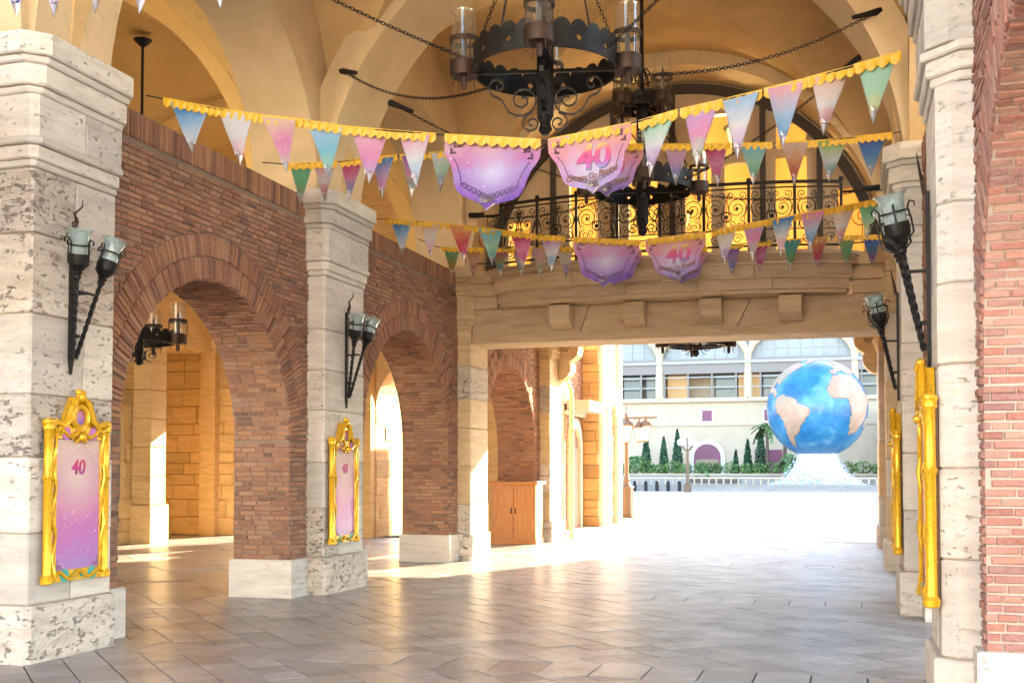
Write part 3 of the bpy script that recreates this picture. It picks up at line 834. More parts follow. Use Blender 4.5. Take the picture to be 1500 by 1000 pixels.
# the amber room behind it
rm = thing('balcony_room', 'amber lit room behind the balcony openings', 'room', (XC, 21.5, 4.86))
m = MB(); m.box(-6.4, -6.2, 19.0, 24.6, 4.86, 8.7); m.box(.52, .72, 19.0, 24.6, 4.86, 8.7); m.box(-6.2, .52, 21.6, 21.8, 4.86, 8.7)
m.build('back_wall', M['plaster_gold'], rm)
M['lamp_glow'] = base('lit_amber_glass', (.9, .55, .1), .3)
b = M['lamp_glow'].node_tree.nodes['Principled BSDF']; b.inputs['Emission Color'].default_value = (1, .6, .14, 1); b.inputs['Emission Strength'].default_value = .35
def lantern_lit(x, y, z, label):
    t = thing('hanging_lantern', label, 'lantern', (x, y, z), group='lit lanterns in the room behind the balcony')
    m = MB().lathe([(.05, -.30), (.13, -.22), (.20, .0), (.24, .16)], 8, (x, y, z)); m.build('glass_bowl', M['lamp_glow'], t)
    m = MB()
    for k in range(8):
        a = 2*PI*k/8+.05
        m.tube([(x+r*1.03*math.cos(a), y+r*1.03*math.sin(a), z+q) for r, q in ((.05,-.31),(.135,-.22),(.205,0),(.245,.16))], .010, 4)
    m.lathe([(.27, .15), (.29, .19), (.22, .23)], 12, (x, y, z)); m.tube([(x, y, z+.2), (x, y, 8.6)], .014, 5)
    m.build('cage', M['iron'], t)
    ld = bpy.data.lights.new('lantern_light', 'POINT'); ld.energy = 19; ld.color = (1, .80, .42); ld.shadow_soft_size = .2
    lo = bpy.data.objects.new('lantern_light', ld); COL.objects.link(lo); lo.parent = t; lo.location = (0, -.35, 0)
lantern_lit(-1.80, 19.75, 7.3, 'glowing amber lantern seen through the upper right opening')
lantern_lit(-4.35, 19.9, 7.1, 'glowing amber lantern seen behind the left side openings')
lantern_lit(-3.0, 20.4, 6.0, 'low glowing lantern in the middle of the balcony room')
# end of the passage: lintel and scalloped brackets
t = thing('end_lintel', 'stone lintel with scalloped brackets framing the bright plaza', 'lintel', (XC, 24.3, 4.5))
MB().box(-6.16, .51, 24.0, 24.55, 4.45, 4.615).build('lintel_stone', M['stone_warm'], t)
prof = [(0, 3.50), (.10, 3.52), (.20, 3.60), (.27, 3.72), (.28, 3.84), (.24, 3.92), (.33, 3.97), (.42, 4.06), (.45, 4.18), (.42, 4.27), (.52, 4.32), (.58, 4.45), (0, 4.45)]
for xw, s in ((XL+.002, 1), (XR-.002, -1)):
    ol = [(xw+s*a, z) for a, z in prof]
    MB().slab(ol if s > 0 else ol[::-1], 24.05, 24.5).build('bracket', M['stone_warm'], t)
    MB().tube([(xw+s*(.16+.09*math.cos(a)), 24.03, 4.2+.09*math.sin(a)) for a in [k*PI/6 for k in range(12)]], .025, 6, closed=True).build('rosette', M['stone_warm'], t)
# ------------------------------------------------------------------ glass, fabric and print materials
def glass_mat(name, tint, clear=.72):
    m = base(name, tint, .08); nt = m.node_tree
    tr = N(m, 'BsdfTransparent'); tr.inputs[0].default_value = (*tint, 1)
    gl = N(m, 'BsdfGlossy'); gl.inputs['Roughness'].default_value = .06; gl.inputs[0].default_value = (.9, .95, .95, 1)
    df = N(m, 'BsdfDiffuse'); df.inputs[0].default_value = (*[min(1, c*.9) for c in tint], 1)
    lw = N(m, 'LayerWeight'); lw.inputs[0].default_value = .35
    m1 = N(m, 'MixShader'); m2 = N(m, 'MixShader')
    L(m, math_(m, 'ADD', math_(m, 'MULTIPLY', lw.outputs['Facing'], .40), .04), m1.inputs[0])
    L(m, tr.outputs[0], m1.inputs[1]); L(m, gl.outputs[0], m1.inputs[2])
    m2.inputs[0].default_value = 1-clear; L(m, m1.outputs[0], m2.inputs[1]); L(m, df.outputs[0], m2.inputs[2])
    L(m, m2.outputs[0], nt.nodes['Material Output'].inputs['Surface'])
    return m
M['glass'] = glass_mat('clear_glass', (.96, .97, .96), .97)
M['glass_green'] = glass_mat('greenish_glass', (.70, .80, .79), .74)
M['candle'] = base('candle_sleeve', (.10, .085, .07), .5)

# ------------------------------------------------------------------ chandeliers
def lantern_into(root, x, y, z, s=1.0):
    """glass cylinder candle lantern, seat at z"""
    h = MB()
    h.lathe([(.02, -.10), (.135, -.10), (.14, -.085), (.14, .05), (.128, .05), (.128, -.08), (.02, -.08)], 20, (x, y, z))
    h.lathe([(.138, .235), (.143, .235), (.143, .285), (.138, .285), (.138, .235)], 20, (x, y, z), caps=False)
    for k in range(4):
        a = PI/4+k*PI/2; h.tube([(x+.141*math.cos(a), y+.141*math.sin(a), z+q) for q in (.04, .26)], .007, 4)
        h.tube([(x+.12*math.cos(a), y+.12*math.sin(a), z-.10), (x+.11*math.cos(a), y+.11*math.sin(a), z-.17), (x+.135*math.cos(a), y+.135*math.sin(a), z-.20)], .005, 4)
    h.lathe([(.022, -.22), (.03, -.19), (.03, -.10)], 8, (x, y, z))
    lo = h.build('lantern_holder', M['iron_rust'], root, smooth=True)
    MB().lathe([(.120, -.04), (.121, .53), (.124, .545), (.118, .55), (.114, .53)], 24, (x, y, z), caps=False).build('glass_cylinder', M['glass'], lo, smooth=True)
    MB().lathe([(.02, -.09), (.026, -.06), (.024, .26), (.012, .31), (.020, .34), (.004, .42)], 8, (x, y, z)).build('candle', M['candle'], lo, smooth=True)
def scallop_ring(root, c, r, z0, z1, n=26):
    m = MB()
    for k in range(n):
        a0, a1 = 2*PI*k/n, 2*PI*(k+1)/n
        P = lambda t, z: (c[0]+r*math.cos(a0+(a1-a0)*t), c[1]+r*math.sin(a0+(a1-a0)*t), z)
        zm = z1-.09; hd = .032 if k % 2 == 0 else 0
        zc = (z0+zm)/2+.01
        if hd:
            d = hd/(r*2*PI/n)
            m.add([P(0, z0), P(1, z0), P(1, zm), P(0, zm), P(.5, zc-hd*1.05), P(.5+d, zc), P(.5, zc+hd*1.05), P(.5-d, zc)],
                  [(0,1,4),(4,1,5),(1,2,5),(5,2,6),(2,3,6),(6,3,7),(3,0,7),(7,0,4)])
        else: m.add([P(0, z0), P(1, z0), P(1, zm), P(0, zm)], [(0,1,2,3)])
        top = [P(.5-.5*math.cos(PI*i/6), zm+.09*math.sin(PI*i/6)) for i in range(7)]
        m.add(top[::-1], [tuple(range(7))])
    o = m.build('scalloped_band', M['iron'], root)
    md = o.modifiers.new('thickness', 'SOLIDIFY'); md.thickness = .012; md.offset = 0
    b = MB(); ring = [(c[0]+r*math.cos(2*PI*k/48), c[1]+r*math.sin(2*PI*k/48), z0) for k in range(48)]
    b.tube(ring, .014, 6, closed=True); b.build('band_rim', M['iron'], root, smooth=True)
def link_chain(p0, p1, sag, name, root=None, label=None, group=None, size=.055, rad=.0055):
    p0, p1 = V(p0), V(p1); n = max(2, int((p1-p0).length/(size*.72)))
    m = MB(); pts = [p0.lerp(p1, i/n)-V((0,0,4*sag*(i/n)*(1-i/n))) for i in range(n+1)]
    for i in range(n):
        a, b = pts[i], pts[i+1]; d = (b-a).normalized(); mid = (a+b)/2
        s = d.cross(V((0,0,1)));  s = s.normalized() if s.length > .01 else V((1,0,0))
        w = s if i % 2 else d.cross(s)
        m.tube([mid+d*math.cos(2*PI*k/8)*size*.5+w*math.sin(2*PI*k/8)*size*.28 for k in range(8)], rad, 3, closed=True)
    if root is not None: return m.build(name, M['iron'], root)
    o = m.build(name, M['iron']); return tag(o, label, 'chain', group)
def chandelier(c, top, label):
    """two tiers of scalloped rings round an iron shaft; c = centre bottom"""
    x, y, z = c
    t = thing('chandelier', label, 'chandelier', c, group='iron candle chandeliers on the vaults')
    zr = z+.62
    m = MB().lathe([(.03, z), (.07, z+.05), (.05, z+.12), (.085, z+.18), (.085, z+1.95), (.04, z+2.1), (.028, z+2.2), (.028, top-.12)], 8, (x, y, 0))
    m.build('shaft', M['iron'], t)
    MB().lathe([(.03, top-.16), (.06, top-.13), (.13, top-.05), (.16, top-.005)], 14, (x, y, 0)).build('ceiling_rose', M['iron'], t, smooth=True)
    scallop_ring(t, (x, y), .70, zr, zr+.27)
    for k in range(2):
        a = .2+k*PI/2; d = V((math.cos(a), math.sin(a), 0))
        MB().tube([V((x,y,zr+.01))-d*.70, V((x,y,zr+.01))+d*.70], .022, 4).build('spoke', M['iron'], t)
    for k in range(4):
        a = .2+k*PI/2; d = V((math.cos(a), math.sin(a), 0)); o = V((x, y, 0))
        def P(r, zz): return o+d*r+V((0,0,zz))
        s = MB()
        F = dict(n=4)
        path = [P(.46+ (.11-.10*i/16)*math.cos(-PI/2+2.6*PI*i/16), zr-.13+(.11-.10*i/16)*math.sin(-PI/2+2.6*PI*i/16)) for i in range(17)][::-1]
        path += [P(.42, zr-.27), P(.36, zr-.38), P(.28, zr-.42)]
        path += [P(.22+(.15-.13*i/20)*math.cos(-PI/2-3.2*PI*i/20), zr-.27+(.15-.13*i/20)*math.sin(-PI/2-3.2*PI*i/20)) for i in range(21)]
        s.tube(path, .016, 4, flat=(1.7, .5))
        s.tube([P(.13+(.10-.085*i/18)*math.cos(PI/2-3.1*PI*i/18), z+.12+(.10-.085*i/18)*math.sin(PI/2-3.1*PI*i/18)) for i in range(19)], .015, 4, flat=(1.7, .5))
        s.build('scroll', M['iron'], t)
        b = MB().tube([P(.08, zr+.75), P(.22, zr+.95), P(.38, zr+.75), P(.44, zr+.40), P(.56, zr+.27)], .02, 4, flat=(1.3, .6))
        b.build('stay_bar', M['iron'], t)
        a2 = 1.767+k*PI/2; lantern_into(t, x+.80*math.cos(a2), y+.80*math.sin(a2), zr+.08)
        q = V((math.cos(a2), math.sin(a2), 0))
        MB().tube([V((x,y,zr+.05))+q*.70, V((x,y,zr-.03))+q*.80], .02, 4).build('lantern_arm', M['iron'], t)
        link_chain(P(.68, zr+.25), P(.20, zr+1.45), 0, 'suspension_chain', t)
    scallop_ring(t, (x, y), .33, zr+1.20, zr+1.40, 14)
    for k in range(4):
        a2 = 1.767+PI/4+k*PI/2; lantern_into(t, x+.40*math.cos(a2), y+.40*math.sin(a2), zr+1.30)
        q = V((math.cos(a2), math.sin(a2), 0)); MB().tube([V((x,y,zr+1.24)), V((x,y,zr+1.22))+q*.40], .018, 4).build('lantern_arm', M['iron'], t)
    m = MB()
    for k in range(6):
        a = 2*PI*k/6; d = V((math.cos(a), math.sin(a), 0))
        m.tube([V((x,y,z+2.25))+d*(.05+.10*math.sin(PI*i/10))+V((0,0,.22*i/10-.1+.05*math.cos(2*PI*i/10))) for i in range(11)], .012, 4)
    m.build('crown_scrolls', M['iron'], t)
    return t
chandelier((XC, 10.5, 4.77), 8.42, 'black iron chandelier with glass candle lanterns nearest the camera')
chandelier((XC, 15.85, 4.86), 8.42, 'second black iron chandelier hanging before the balcony railing')
def low_chandelier(c, top, label, up=.36):
    x, y, z = c; t = thing('chandelier', label, 'chandelier', c, group='iron candle chandeliers on the vaults')
    MB().lathe([(.03, z), (.07, z+.05), (.05, z+.12), (.07, z+.18), (.07, z+.5), (.03, z+.6), (.022, top-.1)], 8, (x, y, 0)).lathe([(.03, top-.12), (.13, top-.03), (.15, top-.002)], 12, (x, y, 0)).build('shaft', M['iron'], t)
    zr = z+up
    scallop_ring(t, (x, y), .55, zr, zr+.2, 20)
    for k in range(4):
        a = .25+k*PI/2; d = V((math.cos(a), math.sin(a), 0)); o = V((x, y, 0))
        s = MB().tube([o-d*.0+V((0,0,zr)), o+d*.55+V((0,0,zr))], .018, 4)
        s.tube([o+d*(.20+(.12-.10*i/20)*math.cos(-PI/2-3.0*PI*i/20))+V((0,0,z+.16+(.12-.1*i/20)*math.sin(-PI/2-3.0*PI*i/20))) for i in range(21)], .014, 4, flat=(1.6, .5))
        s.build('scroll', M['iron'], t)
        lantern_into(t, x+.62*math.cos(a), y+.62*math.sin(a), zr+.08)
    return t
low_chandelier((XC+.03, 21.3, 3.66), 4.615, 'iron chandelier whose base peeps out below the balcony beam', .20)
low_chandelier((AX, 15.35, 3.18), 8.4, 'iron candle chandelier in the side aisle seen through the nearest arch')
# stays that hold the two big chandeliers, pegged to the plaster arches
cg = 'iron stay chains of the chandeliers'
for (a, b, sag, lab) in (
    ((-3.5, 10.3, 5.5), (-6.05, 8.0, 6.6), .10, 'chain rising from the nearest chandelier to the upper left'),
    ((-3.45, 10.8, 5.42), (-5.93, 12.55, 6.42), .22, 'sagging chain from the nearest chandelier to the left arch peg'),
    ((-2.15, 10.3, 5.5), (.35, 8.0, 6.6), .10, 'chain rising from the nearest chandelier to the upper right'),
    ((-2.2, 10.8, 5.42), (.28, 12.55, 6.42), .22, 'sagging chain from the nearest chandelier to the right arch peg'),
    ((-3.4, 15.6, 5.55), (-5.75, 13.66, 6.35), .12, 'chain from the second chandelier back to the left arch'),
    ((-3.4, 16.1, 5.5), (-6.1, 18.0, 5.85), .15, 'chain from the second chandelier to the left end of the balcony'),
    ((-2.2, 15.6, 5.55), (.15, 13.66, 6.35), .12, 'chain from the second chandelier back to the right arch'),
    ((-2.2, 16.1, 5.5), (.42, 18.0, 5.85), .15, 'chain from the second chandelier to the right end of the balcony')):
    o = link_chain(a, b, sag, 'stay_chain', None, lab, cg)
    d = (V(a)-V(b)).normalized(); MB().tube([V(b)-d*.1, V(b)+d*.05, V(b)+d*.28], [.05, .035, .025], 6).build('wall_peg', M['iron'], o, local=True)

# ------------------------------------------------------------------ torch sconces (local: wall behind at y = 0, outwards = -y)
def sconce(label, loc, rz):
    t = thing('wall_sconce', label, 'sconce', loc, rz, 'twin torch sconces on the stone piers')
    B = lambda m, n, k, sm=False, par=t: m.build(n, M[k], par, local=True, smooth=sm)
    B(MB().box(-.025, .025, -.03, -.002, -.60, .58).add([(-.025,-.03,-.60),(.025,-.03,-.60),(0,-.03,-.72),(-.025,-.002,-.60),(.025,-.002,-.60),(0,-.002,-.72)], [(0,1,2),(5,4,3),(0,2,5,3),(1,4,5,2)]), 'wall_bar', 'iron')
    B(MB().tube([(0,-.03,.56),(.02,-.05,.66),(-.03,-.06,.72),(.05,-.08,.80),(.04,-.09,.86)], [.02,.018,.012,.008,.003], 5).tube([(0,-.03,.58),(-.05,-.05,.63),(.03,-.05,.69)], .008, 4), 'leaf_finial', 'iron_rust')
    for s in (-1, 1):
        top = V((s*.165, -.20, .12)); bot = V((s*.02, -.05, -.58)); ax = (top-bot).normalized()
        n = 44; B(MB().tube([bot.lerp(top, i/n) for i in range(n+1)], .022, 4, twist=.36), 'twisted_stem', 'iron')
        u = ax
        def prof(pr, nn=16):
            m = MB(); q = u.to_track_quat('Z', 'Y').to_matrix()
            vs = []; fs = []
            for r, z in pr:
                for i in range(nn):
                    a = 2*PI*i/nn; vs.append(top+q@V((r*math.cos(a), r*math.sin(a), z)))
            for k in range(len(pr)-1):
                for i in range(nn): fs.append((k*nn+i, k*nn+(i+1) % nn, (k+1)*nn+(i+1) % nn, (k+1)*nn+i))
            fs += [tuple(range(nn-1, -1, -1)), tuple((len(pr)-1)*nn+i for i in range(nn))]
            return m.add(vs, fs), q
        m, q = prof([(.025,-.02),(.035,0),(.028,.02),(.045,.04),(.03,.06),(.055,.09),(.085,.12),(.092,.17),(.088,.21)])
        cup = B(m, 'torch_cup', 'iron', True)
        m, q = prof([(.080,.19),(.083,.30),(.088,.36),(.105,.405),(.122,.42),(.117,.415),(.099,.40),(.082,.36),(.078,.30),(.075,.20)], 20)
        m.f = m.f[:-2]; B(m, 'glass_shade', 'glass_green', True, cup)
        cg_ = MB()
        for k in range(4):
            a = PI/4+k*PI/2; e = q@V((math.cos(a), math.sin(a), 0))
            cg_.tube([top+u*.06+e*.04, top+u*.12+e*.105, top+u*.22+e*.108, top+u*.30+e*.098, top+u*.34+e*.12, top+u*.325+e*.15, top+u*.295+e*.145], .008, 4)
        cg_.tube([top+u*.285+q@V((.093*math.cos(2*PI*k/16), .093*math.sin(2*PI*k/16), 0)) for k in range(16)], .010, 4, closed=True)
        B(cg_, 'cage', 'iron', False, cup)
    B(MB().tube([(-.145,-.175,.0),(0,-.19,.0),(.145,-.175,.0)], .014, 4).tube([(0,-.02,.0),(0,-.185,.0)], .016, 4), 'bracket', 'iron')
    B(MB().tube([(0,-.02,-.38),(0,-.10,-.38)], .02, 4), 'lower_bracket', 'iron')
    return t
s0 = sconce('twin torch sconce on the near left pier above the large poster', (XL, 7.82, 2.96), R(90)); s0.scale = (.92,)*3
dup(s0, (XL, 13.12, 2.98), R(90), 'twin torch sconce on the second left pier', (.94,)*3)
dup(s0, (XR, 7.98, 2.84), R(-90), 'torch sconce with bluish glass on the near right pier, seen from the side', (.92,)*3)
dup(s0, (XR, 13.1, 2.94), R(-90), 'smaller looking torch sconce on the second right pier', (.92,)*3)

# ------------------------------------------------------------------ lettering
def text_mesh(s, size, mat, depth=.002, shear=0.0, name='lettering', bold=.0):
    cu = bpy.data.curves.new('text', 'FONT'); cu.body = s; cu.size = size; cu.align_x = 'CENTER'; cu.align_y = 'CENTER'
    cu.extrude = depth; cu.shear = shear; cu.offset = bold; cu.resolution_u = 3
    o = bpy.data.objects.new('text', cu); COL.objects.link(o)
    bpy.context.view_layer.update()
    me = bpy.data.meshes.new_from_object(o.evaluated_get(bpy.context.evaluated_depsgraph_get()))
    bpy.data.objects.remove(o); bpy.data.curves.remove(cu)
    me.name = name
    for v in me.vertices: v.co = (v.co.x, -v.co.z, v.co.y)
    me.materials.clear(); me.materials.append(mat); return me
def grad_mat(name, stops, z0, z1, rough=.5, sparkle=0.0, transl=0.0, glow=None):
    """print gradient along local z from z0 (first stop) to z1, with scattered white sparkles"""
    m = base(name, stops[0], rough); nt = m.node_tree
    o = N(m, 'TexCoord').outputs['Object']; sx = N(m, 'SeparateXYZ'); L(m, o, sx.inputs[0])
    mr = N(m, 'MapRange'); mr.inputs['From Min'].default_value = z0; mr.inputs['From Max'].default_value = z1; L(m, sx.outputs['Z'], mr.inputs[0])
    nz = N(m, 'TexNoise'); nz.inputs['Scale'].default_value = 9; L(m, o, nz.inputs['Vector'])
    f = math_(m, 'ADD', mr.outputs[0], math_(m, 'MULTIPLY', math_(m, 'SUBTRACT', nz.outputs['Fac'], .5), .5))
    r = ramp(nt, [(k/(len(stops)-1), c) for k, c in enumerate(stops)]); L(m, f, r.inputs[0]); c = r.outputs[0]
    if sparkle > 0:
        for sc_, lim, am in ((16, .17, .75), (42, .22, .8)):
            vo = N(m, 'TexVoronoi'); vo.inputs['Scale'].default_value = sc_; L(m, o, vo.inputs['Vector'])
            rr = ramp(nt, [(.02, (am,)*3), (lim, (0, 0, 0))]); L(m, vo.outputs['Distance'], rr.inputs[0])
            wn_ = N(m, 'TexWhiteNoise'); L(m, vo.outputs['Position'], wn_.inputs['Vector'])
            on = math_(m, 'GREATER_THAN', wn_.outputs['Value'], 1-.45*sparkle)
            c = mixc(m, math_(m, 'MULTIPLY', rr.outputs[0], on), c, (.92, .9, .92))
    if glow:                        # the printed pale burst in the middle of the cloth
        vm = N(m, 'VectorMath', operation='DISTANCE'); L(m, o, vm.inputs[0]); vm.inputs[1].default_value = (0, 0, glow[0])
        gr_ = ramp(nt, [(.0, (.85,)*3), (.5, (.35,)*3), (1, (0, 0, 0))]); L(m, math_(m, 'DIVIDE', math_(m, 'ADD', vm.outputs['Value'], math_(m, 'MULTIPLY', math_(m, 'SUBTRACT', nz.outputs['Fac'], .5), .12)), glow[1]), gr_.inputs[0])
        c = mixc(m, gr_.outputs[0], c, (.56, .57, .72) if glow[0] < 0 else (.56, .48, .44))
    colour(m, c)
    if transl > 0:
        pb = nt.nodes['Principled BSDF']; tb = N(m, 'BsdfTranslucent'); L(m, c, tb.inputs[0])
        ms = N(m, 'MixShader'); ms.inputs[0].default_value = transl
        L(m, pb.outputs[0], ms.inputs[1]); L(m, tb.outputs[0], ms.inputs[2]); L(m, ms.outputs[0], nt.nodes['Material Output'].inputs['Surface'])
    return m
M['num40'] = grad_mat('number_print', [(.04, .26, .46), (.30, .06, .30), (.42, .02, .16), (.46, .04, .12), (.50, .33, .06)], -.11, .11)
M['words'] = base('brown_print', (.20, .07, .025), .5)
M['black_print'] = base('black_print', (.025, .02, .03), .5)
M['silver'] = base('silver_foil', (.55, .55, .58), .35, .6)
def flourish(m, x, z, s, ang, flip=1, y=-.004, r=.0028):
    ca, sa = math.cos(ang), math.sin(ang)
    def T(p): return [(x+s*(ca*a*flip-sa*b), y, z+s*(sa*a*flip+ca*b)) for a, b in p]
    sp_ = lambda cx, cz, r0, r1, a0, tn, n=12: [(cx+(r0+(r1-r0)*i/n)*math.cos(a0+tn*2*PI*i/n), cz+(r0+(r1-r0)*i/n)*math.sin(a0+tn*2*PI*i/n)) for i in range(n+1)]
    for q in (sp_(.25, .25, .25, .05, PI, 1.2), sp_(.65, .18, .16, .04, PI, -1.2), sp_(.18, .65, .16, .04, -PI/2, 1.2), [(0, 0), (.25, .08), (.6, .02), (1, .1)], [(0, 0), (.08, .25), (.02, .6), (.1, 1)]):
        m.tube(T(q), r, 3)

# ------------------------------------------------------------------ poster frames (local: wall at y = 0, outwards = -y, base of the frame at z = 0)
M['poster'] = grad_mat('poster_print', [(.34, .20, .46), (.42, .15, .42), (.50, .16, .36), (.48, .24, .32), (.52, .38, .32)], .08, 1.16, .22, sparkle=.7, glow=(.86, .40))
M['medal'] = grad_mat('medallion_print', [(.26, .16, .50), (.50, .18, .30), (.50, .24, .12)], 1.30, 1.46, .3)
def poster(label, loc, rz, lean=1):
    t = thing('poster_frame', label, 'poster frame', loc, rz, 'gilt poster frames on the piers')
    W, H = .39, 1.24
    B = lambda m, n, k, sm=False, par=t: m.build(n, M[k], par, local=True, smooth=sm)
    B(MB().box(-W+.05, W-.05, -.05, -.003, .02, H), 'back_panel', 'recess')
    B(MB().box(-W+.095, W-.095, -.062, -.05, .10, H-.08), 'poster_sheet', 'poster')
    for s in (-1, 1):
        x = s*(W-.035)
        pr_ = [(.03, 0), (.052, .01), (.055, .05), (.04, .07), (.036, .09), (.036, H*.66), (.05, H*.68), (.036, H*.70), (.036, H-.02), (.05, H), (.046, H+.03), (.055, H+.05), (.05, H+.07), (.03, H+.085)]
        B(MB().lathe(pr_, 14, (x, -.055, 0)), 'side_column', 'gold', True)
        xi = s*(W-.088)
        m = MB(); nn = 40
        m.tube([(xi+s*.016*math.sin(6*PI*i/nn), -.075-.012*math.cos(6*PI*i/nn), .06+(H-.1)*i/nn) for i in range(nn+1)], [.011+.006*math.sin(6*PI*i/nn+1)**2 for i in range(nn+1)], 6)
        m.tube([(xi+s*.018*math.sin(6*PI*i/nn+PI), -.07, .06+(H-.1)*i/nn) for i in range(nn+1)], .007, 5)
        B(m, 'scrolled_edge', 'gold', True)
        for k, (za, zb, kk) in enumerate(((.12, .40, 'purple'), (.44, .72, 'teal'), (.78, 1.06, 'purple'))):
            B(MB().box(xi+s*.010-.016, xi+s*.010+.016, -.056, -.05, za, zb), 'enamel_inlay', kk)
        B(MB().tube([(xi-s*.026, -.066, .10), (xi-s*.026, -.066, H-.09)], .009, 6), 'inner_bead', 'gold_deep', True)
    for z, nm in ((.06, 'bottom_rail'), (H-.03, 'top_rail')):
        m = MB(); m.box(-W+.06, W-.06, -.075, -.05, z-.045, z+.045)
        m.tube([(-W+.08+(2*W-.16)*i/40, -.085, z+.026*math.sin(5*PI*i/40)) for i in range(41)], .016, 6)
        B(m, nm, 'gold', False)
        for s in (-1, 1):
            B(MB().lathe([(.003, -.082), (.055, -.08), (.055, -.076)], 12, (s*.17, 0, z), axis='y').lathe([(.004, -.079), (.03, -.0785)], 10, (s*.05, 0, z), axis='y'), 'enamel_inlay', 'teal' if nm == 'bottom_rail' else 'purple')
    # crest
    m = MB()
    zc = H+.105
    m.tube([(.095*math.cos(2*PI*k/24), -.07, zc+.095*math.sin(2*PI*k/24)) for k in range(24)], .026, 6, closed=True)
    m.tube([(.075*math.cos(2*PI*k/24), -.085, zc+.075*math.sin(2*PI*k/24)) for k in range(24)], .012, 5, closed=True)
    B(m, 'crest_ring', 'gold', True)
    B(MB().lathe([(.001, -.07), (.08, -.066), (.08, -.05)], 20, (0, 0, zc), axis='y'), 'medallion', 'medal')
    m = MB()
    for s in (-1, 1):
        m.tube([(s*.34, -.07, H+.0), (s*.30, -.08, H+.06), (s*.22, -.085, H+.03), (s*.15, -.085, H+.08), (s*.13, -.085, zc+.04), (s*.09, -.085, zc+.115), (s*.03, -.08, zc+.165)], [.018, .028, .03, .034, .03, .032, .026], 6)
        m.tube([(s*(.25+.05*math.cos(-i*.5)*(1-i/16)), -.085, H+.0+.05*math.sin(-i*.5)*(1-i/16)) for i in range(14)], .014, 5)
        m.tube([(s*.10, -.08, H-.07), (s*.05, -.09, H-.03), (s*.02, -.09, H-.07), (s*.06, -.085, H-.10)], .018, 5)
    m.sphere((0, -.085, zc+.165), .042, 10).sphere((-.028, -.08, zc+.205), .03, 8).sphere((.03, -.08, zc+.20), .027, 8).sphere((0, -.10, H-.06), .035, 8)
    m.slab([(-.2, H-.02), (.2, H-.02), (.13, zc+.02), (.06, zc+.165), (-.06, zc+.165), (-.13, zc+.02)], -.06, -.004)
    B(m, 'crest', 'gold', True)
    n = link('number_lettering', NUM['poster'], t); n.location = (0, -.064, .93)
    m = MB()
    for s in (-1, 1):
        flourish(m, s*(W-.115), 1.14, .10, PI, -s, y=-.064, r=.0022); flourish(m, s*(W-.115), .115, .10, 0, -s, y=-.064, r=.0022)
    B(m, 'corner_ornament', 'words')
    return t
NUM = {'poster': text_mesh('40', .17, M['num40'], .002, .12, 'number_lettering', .004), 'banner': text_mesh('40', .31, M['num40'], .002, .15, 'number_lettering', .008)}
p0 = poster('gilt framed pink poster with the number 40 on the near left pier', (XL, 7.87, .60), R(90))
dup(p0, (XL, 12.98, .60), R(90), 'gilt framed pink poster on the second left pier')
dup(p0, (XR, 7.78, .66), R(-90), 'gilt frame seen edge on against the near right pier')
dup(p0, (XR, 12.98, .62), R(-90), 'more distant gilt frame seen edge on at the right')

# ------------------------------------------------------------------ wooden cabinet in the third arch
M['oak'] = base('orange_oak', (.42, .17, .035), .4)
gw = noise(M['oak'], pos(M['oak'], (14, 14, 1.2)), 3, 5, .6); rw = ramp(M['oak'].node_tree, [(.3, (.33, .12, .022)), (.7, (.50, .22, .05))]); L(M['oak'], gw, rw.inputs[0]); colour(M['oak'], rw.outputs[0])
t = thing('wooden_cabinet', 'orange wooden cabinet with two panelled doors under the third arch', 'cabinet', (-6.74, 22.8, 0))
MB().box(-7.22, -6.27, 22.52, 23.1, .1, 1.22).build('carcass', M['oak'], t)
MB().box(-7.24, -6.25, 22.48, 23.12, -.01, .1).build('plinth', M['oak'], t)
MB().prism([(-7.28, 22.44), (-6.21, 22.44), (-6.21, 23.14), (-7.28, 23.14)], 1.22, 1.29, .012).build('worktop', M['oak'], t)
for x0, x1, hx in ((-7.17, -6.755, -6.79), (-6.735, -6.32, -6.70)):
    d = MB()
    d.box(x0, x0+.07, 22.495, 22.519, .14, 1.18); d.box(x1-.07, x1, 22.495, 22.519, .14, 1.18)
    for z0, z1 in ((.14, .22), (.64, .72), (1.10, 1.18)): d.box(x0+.07, x1-.07, 22.495, 22.519, z0, z1)
    d.box(x0+.07, x1-.07, 22.512, 22.519, .22, .64); d.box(x0+.07, x1-.07, 22.512, 22.519, .72, 1.10)
    dr = d.build('door', M['oak'], t)
    MB().box(hx-.012, hx+.012, 22.465, 22.495, .62, .74).build('handle', M['iron_rust'], dr)
